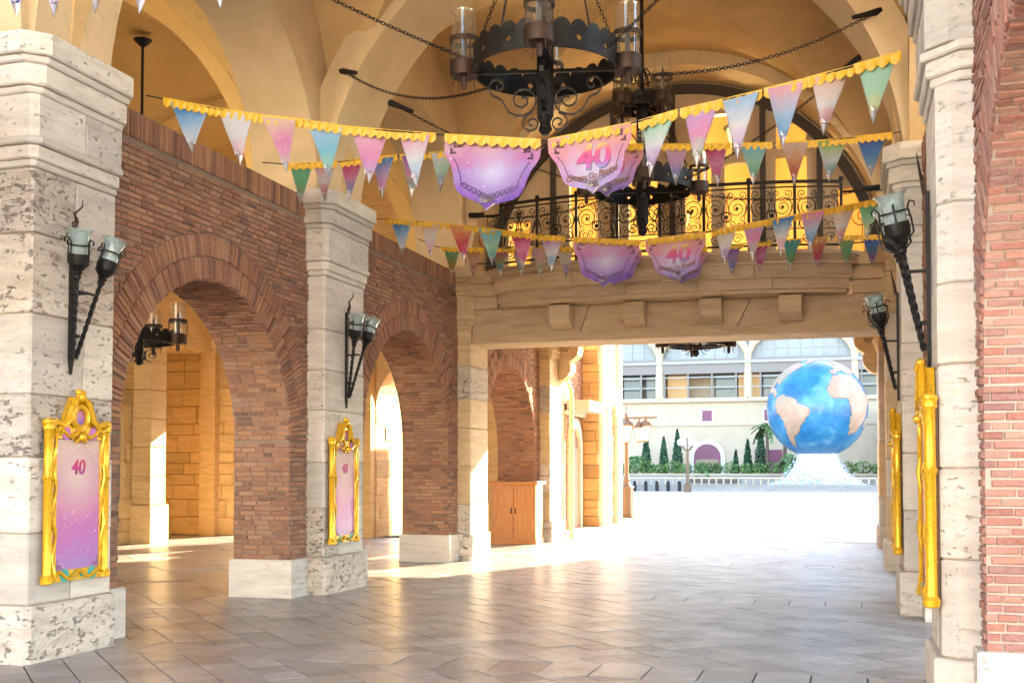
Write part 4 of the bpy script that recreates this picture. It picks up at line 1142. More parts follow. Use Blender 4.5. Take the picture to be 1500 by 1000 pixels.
GAR = {
'A':([(-5.97,8.55,4.837),(-5.72,8.54,4.768),(-5.06,8.52,4.591),(-4.43,8.50,4.461),(-3.98,8.48,4.353),(-3.11,8.45,4.205),(-2.28,8.42,4.081),(-2.26,8.42,4.078),(-1.58,8.39,4.144),(-1.19,8.37,4.207),(-0.73,8.35,4.265),(-0.39,8.34,4.316),(-0.12,8.32,4.360),(0.36,8.30,4.444)],[(-5.73,-5.33,8.54,8.53,4.772,4.664),(-5.24,-4.88,8.53,8.51,4.640,4.555),(-4.80,-4.45,8.51,8.50,4.538,4.467),(-4.38,-4.02,8.50,8.48,4.450,4.364),(-3.97,-3.63,8.48,8.47,4.352,4.294),(-3.54,-3.23,8.47,8.46,4.279,4.225)],[(-3.11,-2.30,8.45,8.42,4.205,4.083),(-2.24,-1.58,8.42,8.39,4.080,4.144)],[(-1.49,-1.25,8.39,8.37,4.158,4.197),(-1.17,-0.92,8.37,8.36,4.209,4.240),(-0.87,-0.63,8.36,8.35,4.247,4.280),(-0.55,-0.30,8.34,8.33,4.292,4.330),(-0.25,0.02,8.33,8.32,4.339,4.385),(0.08,0.33,8.31,8.30,4.396,4.440)],),
'B':([(-6.47,11.50,5.057),(-6.14,11.55,5.021),(-5.54,11.64,5.029),(-4.95,11.74,5.070),(-4.29,11.84,5.099),(-3.22,12.02,5.121),(-2.18,12.20,5.097),(-1.74,12.27,5.081),(-1.01,12.40,5.062),(-0.30,12.52,5.067),(0.41,12.65,5.124),(0.70,12.70,5.158)],[(-6.15,-5.89,11.55,11.59,5.022,5.024),(-5.86,-5.62,11.59,11.63,5.025,5.028),(-5.53,-5.31,11.65,11.68,5.031,5.046),(-5.19,-4.93,11.70,11.74,5.054,5.071),(-4.83,-4.59,11.76,11.80,5.075,5.086),(-4.51,-4.25,11.81,11.85,5.089,5.100)],[(-4.20,-3.39,11.86,11.99,5.101,5.117),(-2.95,-2.16,12.07,12.20,5.114,5.097)],[(-1.94,-1.68,12.24,12.28,5.088,5.080),(-1.52,-1.26,12.31,12.35,5.075,5.069),(-1.14,-0.83,12.37,12.43,5.066,5.064),(-0.71,-0.41,12.45,12.50,5.064,5.066),(-0.33,0.01,12.52,12.58,5.067,5.092),(0.09,0.41,12.59,12.65,5.098,5.124)],),
'C':([(-6.04,13.70,4.845),(-5.82,13.70,4.831),(-5.15,13.70,4.734),(-4.59,13.70,4.644),(-3.76,13.70,4.488),(-3.34,13.70,4.436),(-2.47,13.70,4.342),(-2.41,13.70,4.346),(-1.67,13.70,4.395),(-1.29,13.70,4.454),(-0.73,13.70,4.525),(-0.18,13.70,4.594),(0.43,13.70,4.673)],[(-5.82,-5.49,13.70,13.70,4.831,4.782),(-5.41,-5.09,13.70,13.70,4.771,4.725),(-4.98,-4.65,13.70,13.70,4.707,4.655),(-4.59,-4.24,13.70,13.70,4.644,4.578),(-4.17,-3.85,13.70,13.70,4.566,4.505),(-3.76,-3.46,13.70,13.70,4.488,4.451)],[(-3.32,-2.48,13.70,13.70,4.434,4.342),(-2.41,-1.67,13.70,13.70,4.346,4.396)],[(-1.56,-1.28,13.70,13.70,4.412,4.455),(-1.23,-0.95,13.70,13.70,4.461,4.497),(-0.89,-0.61,13.70,13.70,4.505,4.540),(-0.55,-0.26,13.70,13.70,4.548,4.585),(-0.19,0.08,13.70,13.70,4.592,4.627),(0.11,0.37,13.70,13.70,4.632,4.665)],),
'D':([(-6.56,16.60,5.187),(-6.25,16.63,5.045),(-5.81,16.68,5.007),(-5.05,16.76,4.979),(-4.19,16.86,4.958),(-3.04,16.99,4.885),(-2.02,17.10,4.891),(-0.92,17.23,4.955),(-0.13,17.33,4.988),(0.47,17.40,4.977)],[(-6.14,-5.88,16.64,16.67,5.035,5.012),(-5.79,-5.53,16.68,16.71,5.006,4.996),(-5.37,-5.11,16.73,16.76,4.990,4.981),(-5.05,-4.79,16.76,16.79,4.979,4.972),(-4.73,-4.47,16.80,16.83,4.971,4.965),(-4.35,-4.09,16.84,16.87,4.962,4.951)],[(-3.82,-3.04,16.90,16.99,4.935,4.885),(-2.81,-2.06,17.01,17.10,4.886,4.890)],[(-1.82,-1.56,17.13,17.16,4.902,4.918),(-1.40,-1.15,17.18,17.21,4.927,4.942),(-0.95,-0.70,17.23,17.26,4.953,4.964),(-0.56,-0.31,17.28,17.31,4.970,4.981),(-0.17,0.10,17.32,17.36,4.986,4.984),(0.18,0.47,17.36,17.40,4.982,4.977)],),
}
# ------------------------------------------------------------------ bunting
COLR = {'blue': (.10, .34, .72), 'royal': (.02, .10, .50), 'aqua': (.25, .62, .72), 'teal': (.05, .42, .42), 'green': (.16, .55, .28), 'mint': (.45, .75, .55), 'lime': (.42, .62, .12), 'olive': (.35, .40, .08),
        'yellow': (.80, .72, .25), 'orange': (.82, .36, .12), 'peach': (.85, .60, .45), 'red': (.68, .06, .06), 'crimson': (.70, .05, .22), 'pink': (.82, .30, .52), 'rose': (.85, .48, .58), 'lilac': (.68, .42, .74), 'purple': (.40, .14, .58),
        'white': (.80, .80, .82), 'cream': (.80, .74, .56), 'sky': (.42, .62, .84)}
PM = {}
def penmat(c, dk):
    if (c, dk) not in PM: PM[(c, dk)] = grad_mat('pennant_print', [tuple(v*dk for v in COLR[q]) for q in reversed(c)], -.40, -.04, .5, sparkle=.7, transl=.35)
    return PM[(c, dk)]
trim_m = base('yellow_trim_fabric', (.62, .35, .008), .38)
tz = noise(trim_m, pos(trim_m), 30, 3); bump(trim_m, tz, .006, .5)
foil = base('pewter_tip_fabric', (.30, .26, .24), .35, .5)
def pennant(label, garland, xa, xb, ya, yb, za, zb, c, wid=None):
    x, y, z = (xa+xb)/2, (ya+yb)/2, (za+zb)/2
    w = math.hypot(xb-xa, yb-ya); sl = (zb-za)/w; rz = math.atan2(yb-ya, xb-xa)
    rg = random.Random(int(x*1000)+int(y*77)); tw = rg.uniform(-.16, .16); ti = rg.uniform(-.05, .05)
    H = .47*rg.uniform(.97, 1.03); W = max(w*.97, .27)
    def P(u, v, dy=0.0):            # u -1..1 across, v 0..1 down the cloth
        q = v*H; hw = W/2*(1-v)
        return (u*hw+q*(-sl*.55+ti), math.sin(tw)*u*hw + .016*math.sin(3.1*v+x*3)+.012*u*u*math.cos(x*5)+dy - .02*v, sl*u*hw-q)
    def sheet(v0, v1, n, k=4, th=.003):
        m = MB(); vs = []; fs = []
        for i in range(n+1):
            for j in range(k+1): vs.append(P(-1+2*j/k, v0+(v1-v0)*i/n))
        for i in range(n):
            for j in range(k): a = i*(k+1)+j; fs.append((a+k+1, a+k+2, a+1, a))
        o = len(vs); vs += [(p[0], p[1]+th, p[2]) for p in vs]; fs += [tuple(q+o for q in reversed(f)) for f in fs]
        return m.add(vs, fs)
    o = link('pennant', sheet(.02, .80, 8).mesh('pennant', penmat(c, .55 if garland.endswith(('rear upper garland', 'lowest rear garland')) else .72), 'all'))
    o.location = (x, y, z); o.rotation_euler = (0, 0, rz); tag(o, label, 'pennant', garland)
    sheet(.80, .985, 3).build('pointed_tip', foil, o, local=True, smooth='all')
    # silver edge ornament above the tip
    m = MB(); q0 = P(0, .78, -.006)
    for k in range(5):
        a = PI*k/4; m.tube([q0, (q0[0]+.028*math.cos(a), q0[1], q0[2]+.03*math.sin(a)+.005), (q0[0]+.034*math.cos(a+.4), q0[1], q0[2]+.024*math.sin(a+.4))], .003, 3)
    m.sphere((q0[0], q0[1], q0[2]), .009, 6); m.build('ornament', M['silver'], o, local=True)
    m = MB()
    for s in (-1, 1): m.tube([P(s*.93, v, -.004) for v in (.12, .3, .5, .7, .8)], .0016, 3)
    m.build('edge_line', M['silver'], o, local=True)
    trim(o, w*1.28, sl, tw*.2)
    return o
def trim(o, w, sl, tw=0.0, n=None):
    n = n or max(4, round(w/.075)); m = MB(); vs = []; k = n*6
    for i in range(k+1):
        u = -w/2+w*i/k; ph = (i % 6)/6
        low = -.045-.030*math.sin(PI*ph) if i % 6 else -.045
        rip = .006*math.sin(PI*ph*2+.6)
        vs += [(u, math.sin(tw)*u-.008, sl*u+.012), (u, math.sin(tw)*u-.011+rip, sl*u-.04), (u, math.sin(tw)*u-.012+rip, sl*u+low)]
    fs = []
    for i in range(k):
        a = i*3; fs += [(a+1, a+4, a+3, a), (a+2, a+5, a+4, a+1)]
    ln = len(vs); vs += [(p[0], p[1]+.003, p[2]) for p in vs]; fs += [tuple(q+ln for q in reversed(f)) for f in fs]
    m.add(vs, fs); m.build('scalloped_trim', trim_m, o, local=True)
BAN = [(.5, 0), (.5, -.22), (.465, -.31), (.415, -.41), (.385, -.53), (.365, -.65), (.33, -.75), (.26, -.82), (.15, -.865), (.065, -.91), (0, -1)]
M['banner_a'] = grad_mat('violet_banner_print', [(.14, .045, .36), (.26, .11, .46), (.34, .20, .50), (.46, .16, .38), (.52, .28, .36)], -.52, -.04, .45, sparkle=.6, transl=.3, glow=(-.27, .26))
M['banner_b'] = grad_mat('pink_banner_print', [(.15, .07, .42), (.30, .18, .50), (.44, .21, .44), (.54, .20, .32), (.56, .26, .20)], -.52, -.04, .45, sparkle=.6, transl=.3, glow=(-.27, .26))
M['glow_print'] = base('pale_glow_print', (.66, .66, .84), .5)
def banner(label, garland, xa, xb, ya, yb, za, zb, kind):
    x, y, z = (xa+xb)/2, (ya+yb)/2, (za+zb)/2
    w = math.hypot(xb-xa, yb-ya); sl = (zb-za)/w; rz = math.atan2(yb-ya, xb-xa); H = .55*w/.76
    def P(u, v, dy=0.0): return (u*w-v*H*sl*.5, .03*math.sin(2.2*v+x*2+.8)+.02*math.cos(3*u)+dy-.02, sl*u*w+v*H*1.0)
    m = MB(); vs = []; fs = []; K = 10
    rows = []
    for (hu, v), (hu2, v2) in zip(BAN, BAN[1:]):
        for i in range(2): rows.append((hu+(hu2-hu)*i/2, v+(v2-v)*i/2))
    rows.append((.002, -1))
    for hu, v in rows:
        for j in range(K+1): vs.append(P(-hu+2*hu*j/K, v))
    for i in range(len(rows)-1):
        for j in range(K): a = i*(K+1)+j; fs.append((a+K+1, a+K+2, a+1, a))
    ln = len(vs); vs += [(p[0], p[1]+.004, p[2]) for p in vs]; fs += [tuple(q+ln for q in reversed(f)) for f in fs]
    m.add(vs, fs)
    o = link('shield_banner', m.mesh('shield_banner', M['banner_'+kind], 'all')); o.location = (x, y, z); o.rotation_euler = (0, 0, rz)
    tag(o, label, 'banner', garland)
    m = MB(); r = .0026
    for s in (-1, 1):
        m.tube([P(s*a, b, -.006) for a, b in ((.40, -.30), (.345, -.40), (.305, -.55), (.285, -.66))], r, 3)
        for (fx, fz, sz) in ((.40, -.16, .07), (.43, -.25, .05)):
            q = P(s*fx, fz, -.006); flourish(m, q[0], q[2], sz*w/.76, PI*.5 if s > 0 else 0, 1, q[1], .0024)
        for k in range(5):
            q = P(s*(.05+.05*k), -.80+.03*k, -.007); sc_ = .030*w/.76
            m.tube([(q[0]+sc_*(1-i/12)*math.cos(i*.8)*s, q[1], q[2]+sc_*(1-i/12)*math.sin(i*.8)) for i in range(12)], .0028, 3)
    m.build('border_ornament', M['black_print'], o, local=True)['kind'] = 'stuff'
    m = MB(); q = P(0, -.86, -.008)
    for k in range(9):
        a = PI*k/8; rr = .055*w/.76; m.tube([(q[0], q[1], q[2]-.01), (q[0]+rr*math.cos(a), q[1], q[2]+rr*math.sin(a)*.9), (q[0]+rr*1.05*math.cos(a+.3), q[1], q[2]+rr*.7*math.sin(a+.3))], .004, 3)
    for s in (-1, 1): m.tube([P(s*.085, -.885, -.006), P(0, -.985, -.006)], .005, 3)
    m.sphere(q, .014, 6).build('silver_ornament', foil, o, local=True)
    if kind == 'b':
        n = link('number_lettering', NUM['banner'], o); q = P(.02, -.42, -.012); n.location = q; n.rotation_euler = (0, math.atan(-sl)*.9, 0); n.scale = (w/.76,)*3
        words = 'Dream Go Round'
        # the words follow a shallow rising curve, one letter at a time joined in one piece
        mm = MB(); tot = .46*w/.76; adv = {'m': 1.45, 'D': 1.2, 'G': 1.2, 'R': 1.15, ' ': .7, 'r': .75}
        ws = [adv.get(ch, 1.0) for ch in words]; sm = sum(ws); u = -tot/2
        for ch, a in zip(words, ws):
            uc = u+tot*a/sm/2; u += tot*a/sm
            if ch == ' ': continue
            if ch not in LET: LET[ch] = text_mesh(ch, .078, M['words'], .0015, .15, 'letter', .0004)
            me = LET[ch]; ang = .9*uc/tot*.5+sl*.6; q = P(uc/w, -.70+.16*(uc/tot)**2+.06*uc/tot, -.012)
            ca, sa = math.cos(ang), math.sin(ang); k = w/.76
            mm.add([(q[0]+k*(v.co.x*ca-v.co.z*sa), q[1]+v.co.y, q[2]+k*(v.co.x*sa+v.co.z*ca)) for v in me.vertices], [tuple(p.vertices) for p in me.polygons])
        mm.build('slogan_lettering', M['words'], o, local=True)
    trim(o, w*1.0, sl, 0, 9)
    return o
LET = {}
GC = {'A': [('blue sky', 'blue white'.split()), 0],}
PCOL = {
 'A': ['blue sky white', 'white white rose', 'peach pink rose', 'sky aqua mint', 'rose pink lilac', 'rose white sky', 'mint white purple', 'lilac pink mint', 'sky white lilac', 'rose sky blue', 'peach white red', 'mint mint yellow'],
 'B': ['green green olive', 'rose white red', 'crimson pink blue', 'blue lilac pink', 'purple pink green', 'white mint purple', 'rose lilac blue', 'crimson pink crimson', 'aqua mint green', 'peach orange red', 'lime white teal', 'royal blue sky'],
 'C': ['blue sky white', 'peach white rose', 'orange red crimson', 'aqua mint teal', 'crimson pink crimson', 'lilac white blue', 'cream white purple', 'lilac pink mint', 'blue white rose', 'pink sky blue', 'peach white red', 'green mint yellow'],
 'D': ['green olive orange', 'orange peach red', 'crimson olive blue', 'pink white olive', 'rose peach lime', 'peach cream purple', 'purple lilac blue', 'crimson pink crimson', 'teal green olive', 'orange red crimson', 'olive green lime', 'royal blue purple']}
WORD = {'blue': 'blue', 'royal': 'deep blue', 'sky': 'sky blue', 'aqua': 'aqua', 'teal': 'teal', 'green': 'green', 'mint': 'mint', 'lime': 'lime', 'olive': 'olive', 'yellow': 'yellow', 'orange': 'orange', 'peach': 'peach', 'red': 'red', 'crimson': 'crimson', 'pink': 'pink', 'rose': 'rose', 'lilac': 'lilac', 'purple': 'purple', 'white': 'white', 'cream': 'cream'}
GN = {'A': 'front upper garland', 'B': 'rear upper garland', 'C': 'front lower garland', 'D': 'lowest rear garland'}
ORD = ['first', 'second', 'third', 'fourth', 'fifth', 'sixth', 'seventh', 'eighth', 'ninth', 'tenth', 'eleventh', 'twelfth']
M['cord'] = base('black_cord', (.02, .018, .018), .7)
for k, (cord, left, ban, right) in GAR.items():
    o = MB().tube(cord, .007, 5).build('bunting_cord', M['cord'])
    tag(o, 'thin dark cord of the '+GN[k], 'cord', 'cords carrying the bunting')
    for i, p in enumerate(left+right):
        c = tuple(PCOL[k][i].split()); cw = list(dict.fromkeys(WORD[q] for q in c))
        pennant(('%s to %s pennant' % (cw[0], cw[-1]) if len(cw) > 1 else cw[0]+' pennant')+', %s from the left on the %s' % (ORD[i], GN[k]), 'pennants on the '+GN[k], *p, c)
    for i, p in enumerate(ban):
        banner(('violet shield banner, left of the pair' if i == 0 else 'pink shield banner printed 40 Dream Go Round')+' on the '+GN[k], 'shield banners on the garlands', *p, 'ab'[i])
# garland that passes just over the top left of the view
o = MB().tube([(-6.0, 5.6, 4.92), (-4.9, 5.6, 4.72), (-4.2, 5.6, 4.66), (-3.4, 5.6, 4.60), (-2.6, 5.6, 4.56), (-.9, 5.6, 4.68), (.45, 5.6, 4.95)], .007, 5).build('bunting_cord', M['cord'])
tag(o, 'cord of the garland passing above the top edge of the view', 'cord', 'cords carrying the bunting')
for i, (x, c) in enumerate(((-4.86, 'purple lilac royal'), (-4.56, 'rose pink purple'), (-4.27, 'peach orange red'), (-3.95, 'white peach rose'), (-3.42, 'lilac purple royal'))):
    z = [4.71, 4.69, 4.665, 4.64, 4.60][i]
    cw = c.split()
    pennant('pennant tip ending in %s at the top left edge, %s from the left' % (WORD[cw[-1]], ORD[i]), 'pennants at the top left edge', x-.15, x+.15, 5.6, 5.6, z+.006, z-.006, tuple(cw))

# ------------------------------------------------------------------ buildings along the left of the plaza
M['white_stone'] = stone_mat('sunlit_limestone', (.62, .56, .46), (.52, .45, .36), (.3, .24, .18), .4)
M['orange_stone'] = stone_mat('ochre_quoin_stone', (.50, .29, .11), (.40, .21, .07), (.2, .1, .04), .3, per=.35)
t = thing('brick_annex', 'brick house front with a white stone doorway beyond the last left pier', 'building', (-7.6, 27.6, 0))
arch_wall_y = MB().box(-7.4, -7.02, 24.95, 30.0, -.05, 4.85); arch_wall_y.build('wall', M['mortar'], t)
bl = []; rgb = random.Random(21)
z = .03
while z < 4.8:
    y = 27.2-rgb.random()*.2
    while y < 29.98:
        ln = rgb.uniform(.2, .24); a, b = max(y, 27.2), min(y+ln-.01, 29.98)
        if b-a > .05 and not (abs((a+b)/2-28.9) < .52 and z < 2.9): bl.append((V((-7.02, (a+b)/2, z+.033)), V((0, (b-a)/2, 0)), V((.016, 0, 0)), V((0, 0, .028))))
        y += ln
    z += .066
emit('brick', 'brick', bl, t, 120, bev=.16, jit=.07)
d = MB(); ar = [(28.9+.5*math.cos(PI-PI*i/12), 2.1+.55*math.sin(PI*i/12)) for i in range(13)]; arO = [(28.9+.72*math.cos(PI-PI*i/12), 2.1+.80*math.sin(PI*i/12)) for i in range(13)]
inn = [(28.4, 0)]+ar+[(29.4, 0)]; ou = [(28.18, 0)]+arO+[(29.62, 0)]
for (p, q), (a, b) in zip(zip(inn, inn[1:]), zip(ou, ou[1:])):
    d.add([(-6.93,p[0],p[1]),(-6.93,q[0],q[1]),(-6.93,b[0],b[1]),(-6.93,a[0],a[1]),(-7.04,p[0],p[1]),(-7.04,q[0],q[1]),(-7.04,b[0],b[1]),(-7.04,a[0],a[1])], [(0,1,2,3),(0,4,5,1),(3,2,6,7)])
d.build('door_surround', M['white_stone'], t)
MB().box(-7.03, -6.99, 28.41, 29.39, -.02, 2.1).build('door_leaf', M['brick_pale'], t)
MB().box(-6.95, -6.35, 27.9, 29.7, 3.05, 3.32).build('canopy_box', base('grey_canopy', (.34, .33, .30), .6), t)
MB().box(-6.985, -6.9, 27.7, 29.9, 2.95, 3.05).build('string_course', M['white_stone'], t)
t = thing('stone_tower', 'tall tower with ochre quoins and a white arched front at the plaza edge', 'building', (-7.3, 31.4, 0))
MB().box(-7.3, -6.56, 30.0, 32.8, -.05, 5.9).build('wall', M['white_stone'], t)
rgb = random.Random(4); bl = []
ashlar(bl, V((-7.3, 29.99, 0)), V((1,0,0)), V((0,0,1)), .74, 5.85, V((0,-1,0)), rgb, .36)
emit('quoin_stone', 'orange_stone', bl, t, 120, bev=.08, jit=.03)
d = MB(); n = 14; c_, r_ = 31.35, .55
inn = [(c_-r_, 0)]+[(c_-r_*(1-i/n)**1.0*math.cos(.5*PI*i/n*.0), 2.3+1.5*math.sin(PI/2*i/n)) for i in range(n+1)]
pts = [(c_-r_, 0), (c_-r_, 2.2)]+[(c_-r_*math.cos(PI/2*i/n), 2.2+1.25*math.sin(PI/2*i/n)**.8) for i in range(1, n+1)]
pts = pts+[(2*c_-a, b) for a, b in reversed(pts[:-1])]
out_ = [(c_+(a-c_)*1.75, b*1.0+(.45 if b > 2 else 0)) for a, b in pts]
for (p, q), (a, b) in zip(zip(pts, pts[1:]), zip(out_, out_[1:])):
    d.add([(-6.42,p[0],p[1]),(-6.42,q[0],q[1]),(-6.42,b[0],b[1]),(-6.42,a[0],a[1]),(-6.57,p[0],p[1]),(-6.57,q[0],q[1]),(-6.57,b[0],b[1]),(-6.57,a[0],a[1])], [(0,1,2,3),(0,4,5,1),(3,2,6,7)])
d.build('arch_surround', M['white_stone'], t)
bl = []
ashlar(bl, V((-6.56, c_-r_+.02, 0)), V((0,1,0)), V((0,0,1)), 2*r_-.04, 3.2, V((1,0,0)), rgb, .36, skip=lambda u, z: z > 2.2 and abs(u-r_) > r_*math.cos(min(1, (z-2.2)/1.25)*PI/2)*.9)
emit('infill_stone', 'orange_stone', bl, t, 80, bev=.08, jit=.03)
for yy in (30.25, 32.5): MB().box(-6.56, -6.46, yy-.2, yy+.2, -.03, 5.85).build('pilaster', M['white_stone'], t)
t = tag(MB().tube([(-6.05, 24.75, 0), (-6.05, 24.75, 3.3), (-6.12, 24.75, 3.5), (-6.2, 24.72, 3.6)], .05, 10).lathe([(.065, 0), (.065, .06)], 10, (-6.05, 24.75, 1.3)).lathe([(.065, 0), (.065, .06)], 10, (-6.05, 24.75, 2.4)).build('drainpipe', base('pale_yellow_paint', (.66, .56, .30), .5), smooth=True), 'pale yellow drainpipe beside the last left pier', 'drainpipe')

# ------------------------------------------------------------------ lamp posts
M['bronze'] = base('bronze_paint', (.13, .075, .04), .45, .3)
M['milk'] = base('milky_lamp_glass', (.75, .75, .72), .2)
x, y = -6.95, 35.9
t = thing('street_lamp', 'ornate lamp post with hanging square lanterns near the white tower', 'street lamp', (x, y, 0))
MB().lathe([(.30, 0), (.30, .08), (.22, .10), (.22, .95), (.26, 1.0), (.14, 1.06), (.10, 1.15), (.12, 1.25), (.075, 1.35), (.06, 2.4), (.085, 2.45), (.05, 2.5), (.045, 3.25), (.07, 3.3), (.02, 3.42), (.012, 3.62)], 8, (x, y, 0)).build('post', M['bronze'], t)
m = MB().tube([(x-.05, y, 3.22), (x+1.0, y, 3.22)], .03, 6)
for q in (.35, .72): m.tube([(x+q+(.16-.13*i/16)*math.cos(i*.5+1), y, 3.05+(.16-.13*i/16)*math.sin(i*.5+1)) for i in range(17)], .014, 4)
m.tube([(x, y, 2.7), (x+.3, y, 2.95), (x+.7, y, 3.2)], .018, 4); m.build('crossarm', M['bronze'], t)
def square_lantern(lx, lz, s):
    g_ = MB().lathe([(.10*s, 0), (.17*s, .40*s), (.17*s, .42*s)], 4, (lx, y, lz)); f = g_.build('lamp_glass', M['milk'], t)
    c2 = MB().lathe([(.20*s, .42*s), (.20*s, .46*s), (.08*s, .58*s), (.03*s, .62*s), (.02*s, .74*s)], 4, (lx, y, lz))
    for k in range(4):
        a = k*PI/2; c2.tube([(lx+.105*s*math.cos(a), y+.105*s*math.sin(a), lz), (lx+.175*s*math.cos(a), y+.175*s*math.sin(a), lz+.42*s)], .014, 4)
    c2.lathe([(.03, -.06), (.11*s, -.02), (.11*s, 0)], 4, (lx, y, lz)); c2.build('lamp_cage', M['bronze'], f)
square_lantern(x-.02, 2.45, 1.25); square_lantern(x+.42, 2.48, 1.0); square_lantern(x+.62, 2.5, 1.05)
t = thing('street_lamp', 'slim lamp post with five globes standing in the plaza', 'street lamp', (-11.4, 82, 0))
MB().lathe([(.28, 0), (.28, .5), (.12, .7), (.09, 3.0), (.12, 3.1)], 8, (-11.4, 82, 0)).build('post', M['bronze'], t)
for k in range(5):
    a = 2*PI*k/5; r = .55 if k else 0
    gx, gy, gz = -11.4+(.6*math.cos(a) if k < 4 else 0), 84+(.6*math.sin(a) if k < 4 else 0), 3.6 if k < 4 else 4.2
    a2 = PI/4+k*PI/2
    gx, gy = (-11.4+.6*math.cos(a2), 82+.6*math.sin(a2)) if k < 4 else (-11.4, 82)
    m = MB().tube([(-11.4, 82, 3.0), ((gx-11.4)/2, (gy+82)/2, 3.1 if k < 4 else 3.6), (gx, gy, gz-.2)], .035, 5).build('arm', M['bronze'], t)
    MB().sphere((gx, gy, gz), .26, 10).build('globe_lamp', M['milk'], t, smooth=True)
# ------------------------------------------------------------------ plaza: basin, globe fountain, far building, planting
M['grey_stone'] = floor_mat('grey_basin_stone', (.36, .32, .28), (.28, .25, .22), .6, .01)
M['beige_wall'] = plaster_mat('beige_render', (.50, .385, .265), (.44, .335, .225), .12)
struct(MB().box(-50, 50, 85.3, 85.8, -.05, .16).build('plaza_kerb', M['grey_stone']))
struct(MB().add([(-60, 85.8, .01), (60, 85.8, .01), (60, 130, .01), (-60, 130, .01)], [(0,1,2,3)]).build('far_pavement', M['grey_stone']))
t = thing('basin_wall', 'low stone basin wall with a gilt railing round the globe fountain', 'basin', (-2.5, 86.2, 0))
for k, (h0, h1, yy) in enumerate(((0, .42, 85.9), (.42, .52, 85.85))):
    MB().box(-21, 14, yy, 86.4, h0+.02, h1).build('basin_course', M['grey_stone'], t)
m = MB(); x = -20.8
while x < 13.8:
    m.lathe([(.05, .52), (.09, .60), (.05, .70), (.09, .92), (.05, .95)], 6, (x, 86.12, 0)); x += .55
m.build('balusters', M['beige_wall'], t)['kind'] = 'stuff'
MB().box(-21, 14, 86.0, 86.24, .95, 1.05).build('top_rail', M['beige_wall'], t)
for k in range(7):
    x = -17.5+k*.85
    b = MB().lathe([(.14, 0), (.14, .55), (.10, .62), (.15, .70), (.02, .80)], 8, (x, 84.8, 0)).build('bollard', M['iron'], smooth=True)
    tag(b, 'small dark bollard at the far edge of the plaza, %s from the left' % ORD[k], 'bollard', 'bollards at the far edge of the plaza')
GC_ = V((-2.55, 91.5, 6.42)); GR = 3.86
t = thing('globe_fountain', 'huge blue earth globe on a white foaming fountain', 'globe', (GC_.x, GC_.y, 0))
ocean = base('painted_ocean', (.03, .22, .50), .22)
pn = noise(ocean, pos(ocean), .48, 6, .6, .6); rr = ramp(ocean.node_tree, [(.34, (.008, .085, .21)), (.52, (.022, .15, .29)), (.70, (.13, .27, .35))]); L(ocean, pn, rr.inputs[0]); colour(ocean, rr.outputs[0])
land = base('painted_land', (.50, .36, .24), .5)
pn = noise(land, pos(land), .8, 5, .6, .5); rr = ramp(land.node_tree, [(.35, (.22, .20, .13)), (.5, (.36, .20, .125)), (.68, (.38, .27, .20))]); L(land, pn, rr.inputs[0]); colour(land, rr.outputs[0]); bump(land, pn, .12, .3)
MB().sphere(GC_, GR, 64).build('ocean_sphere', ocean, t, smooth='all')
LANDS = {
 'south_land': [(-80,9),(-72,12),(-62,10),(-51,4),(-44,-2),(-35,-6),(-39,-15),(-48,-25),(-54,-34),(-62,-39),(-66,-47),(-70,-54),(-74,-50),(-72,-35),(-70,-18),(-78,-8),(-81,-3)],
 'african_land': [(-17,15),(-13,25),(-6,35),(10,37),(20,32),(33,31),(38,20),(44,11),(51,12),(42,-2),(40,-15),(34,-24),(28,-33),(19,-35),(14,-24),(12,-10),(9,2),(5,6),(-8,5),(-14,10)],
 'northern_land': [(-125,48),(-123,38),(-105,22),(-97,16),(-88,16),(-84,10),(-82,9),(-84,20),(-90,21),(-97,25),(-90,30),(-81,26),(-76,36),(-67,45),(-56,52),(-64,60),(-80,62),(-85,70),(-125,70)],
 'european_land': [(-9,37),(-9,43),(-1,45),(-4,48),(5,52),(8,57),(5,61),(15,69),(30,70),(60,68),(60,45),(40,42),(28,41),(23,37),(16,40),(10,44),(3,42),(-3,37)],
 'ice_land': [(-55,60),(-44,60),(-30,68),(-20,72),(-18,80),(-40,83),(-60,80),(-58,75),(-52,68)],
 'island_land': [(44,-16),(49,-13),(50,-17),(47,-25),(44,-23)]}
def inside(x, y, P):
    c = False
    for i in range(len(P)):
        (x0, y0), (x1, y1) = P[i-1], P[i]
        if (y0 > y) != (y1 > y) and x < (x1-x0)*(y-y0)/(y1-y0)+x0: c = not c
    return c
LON0, LAT0 = -30, -4
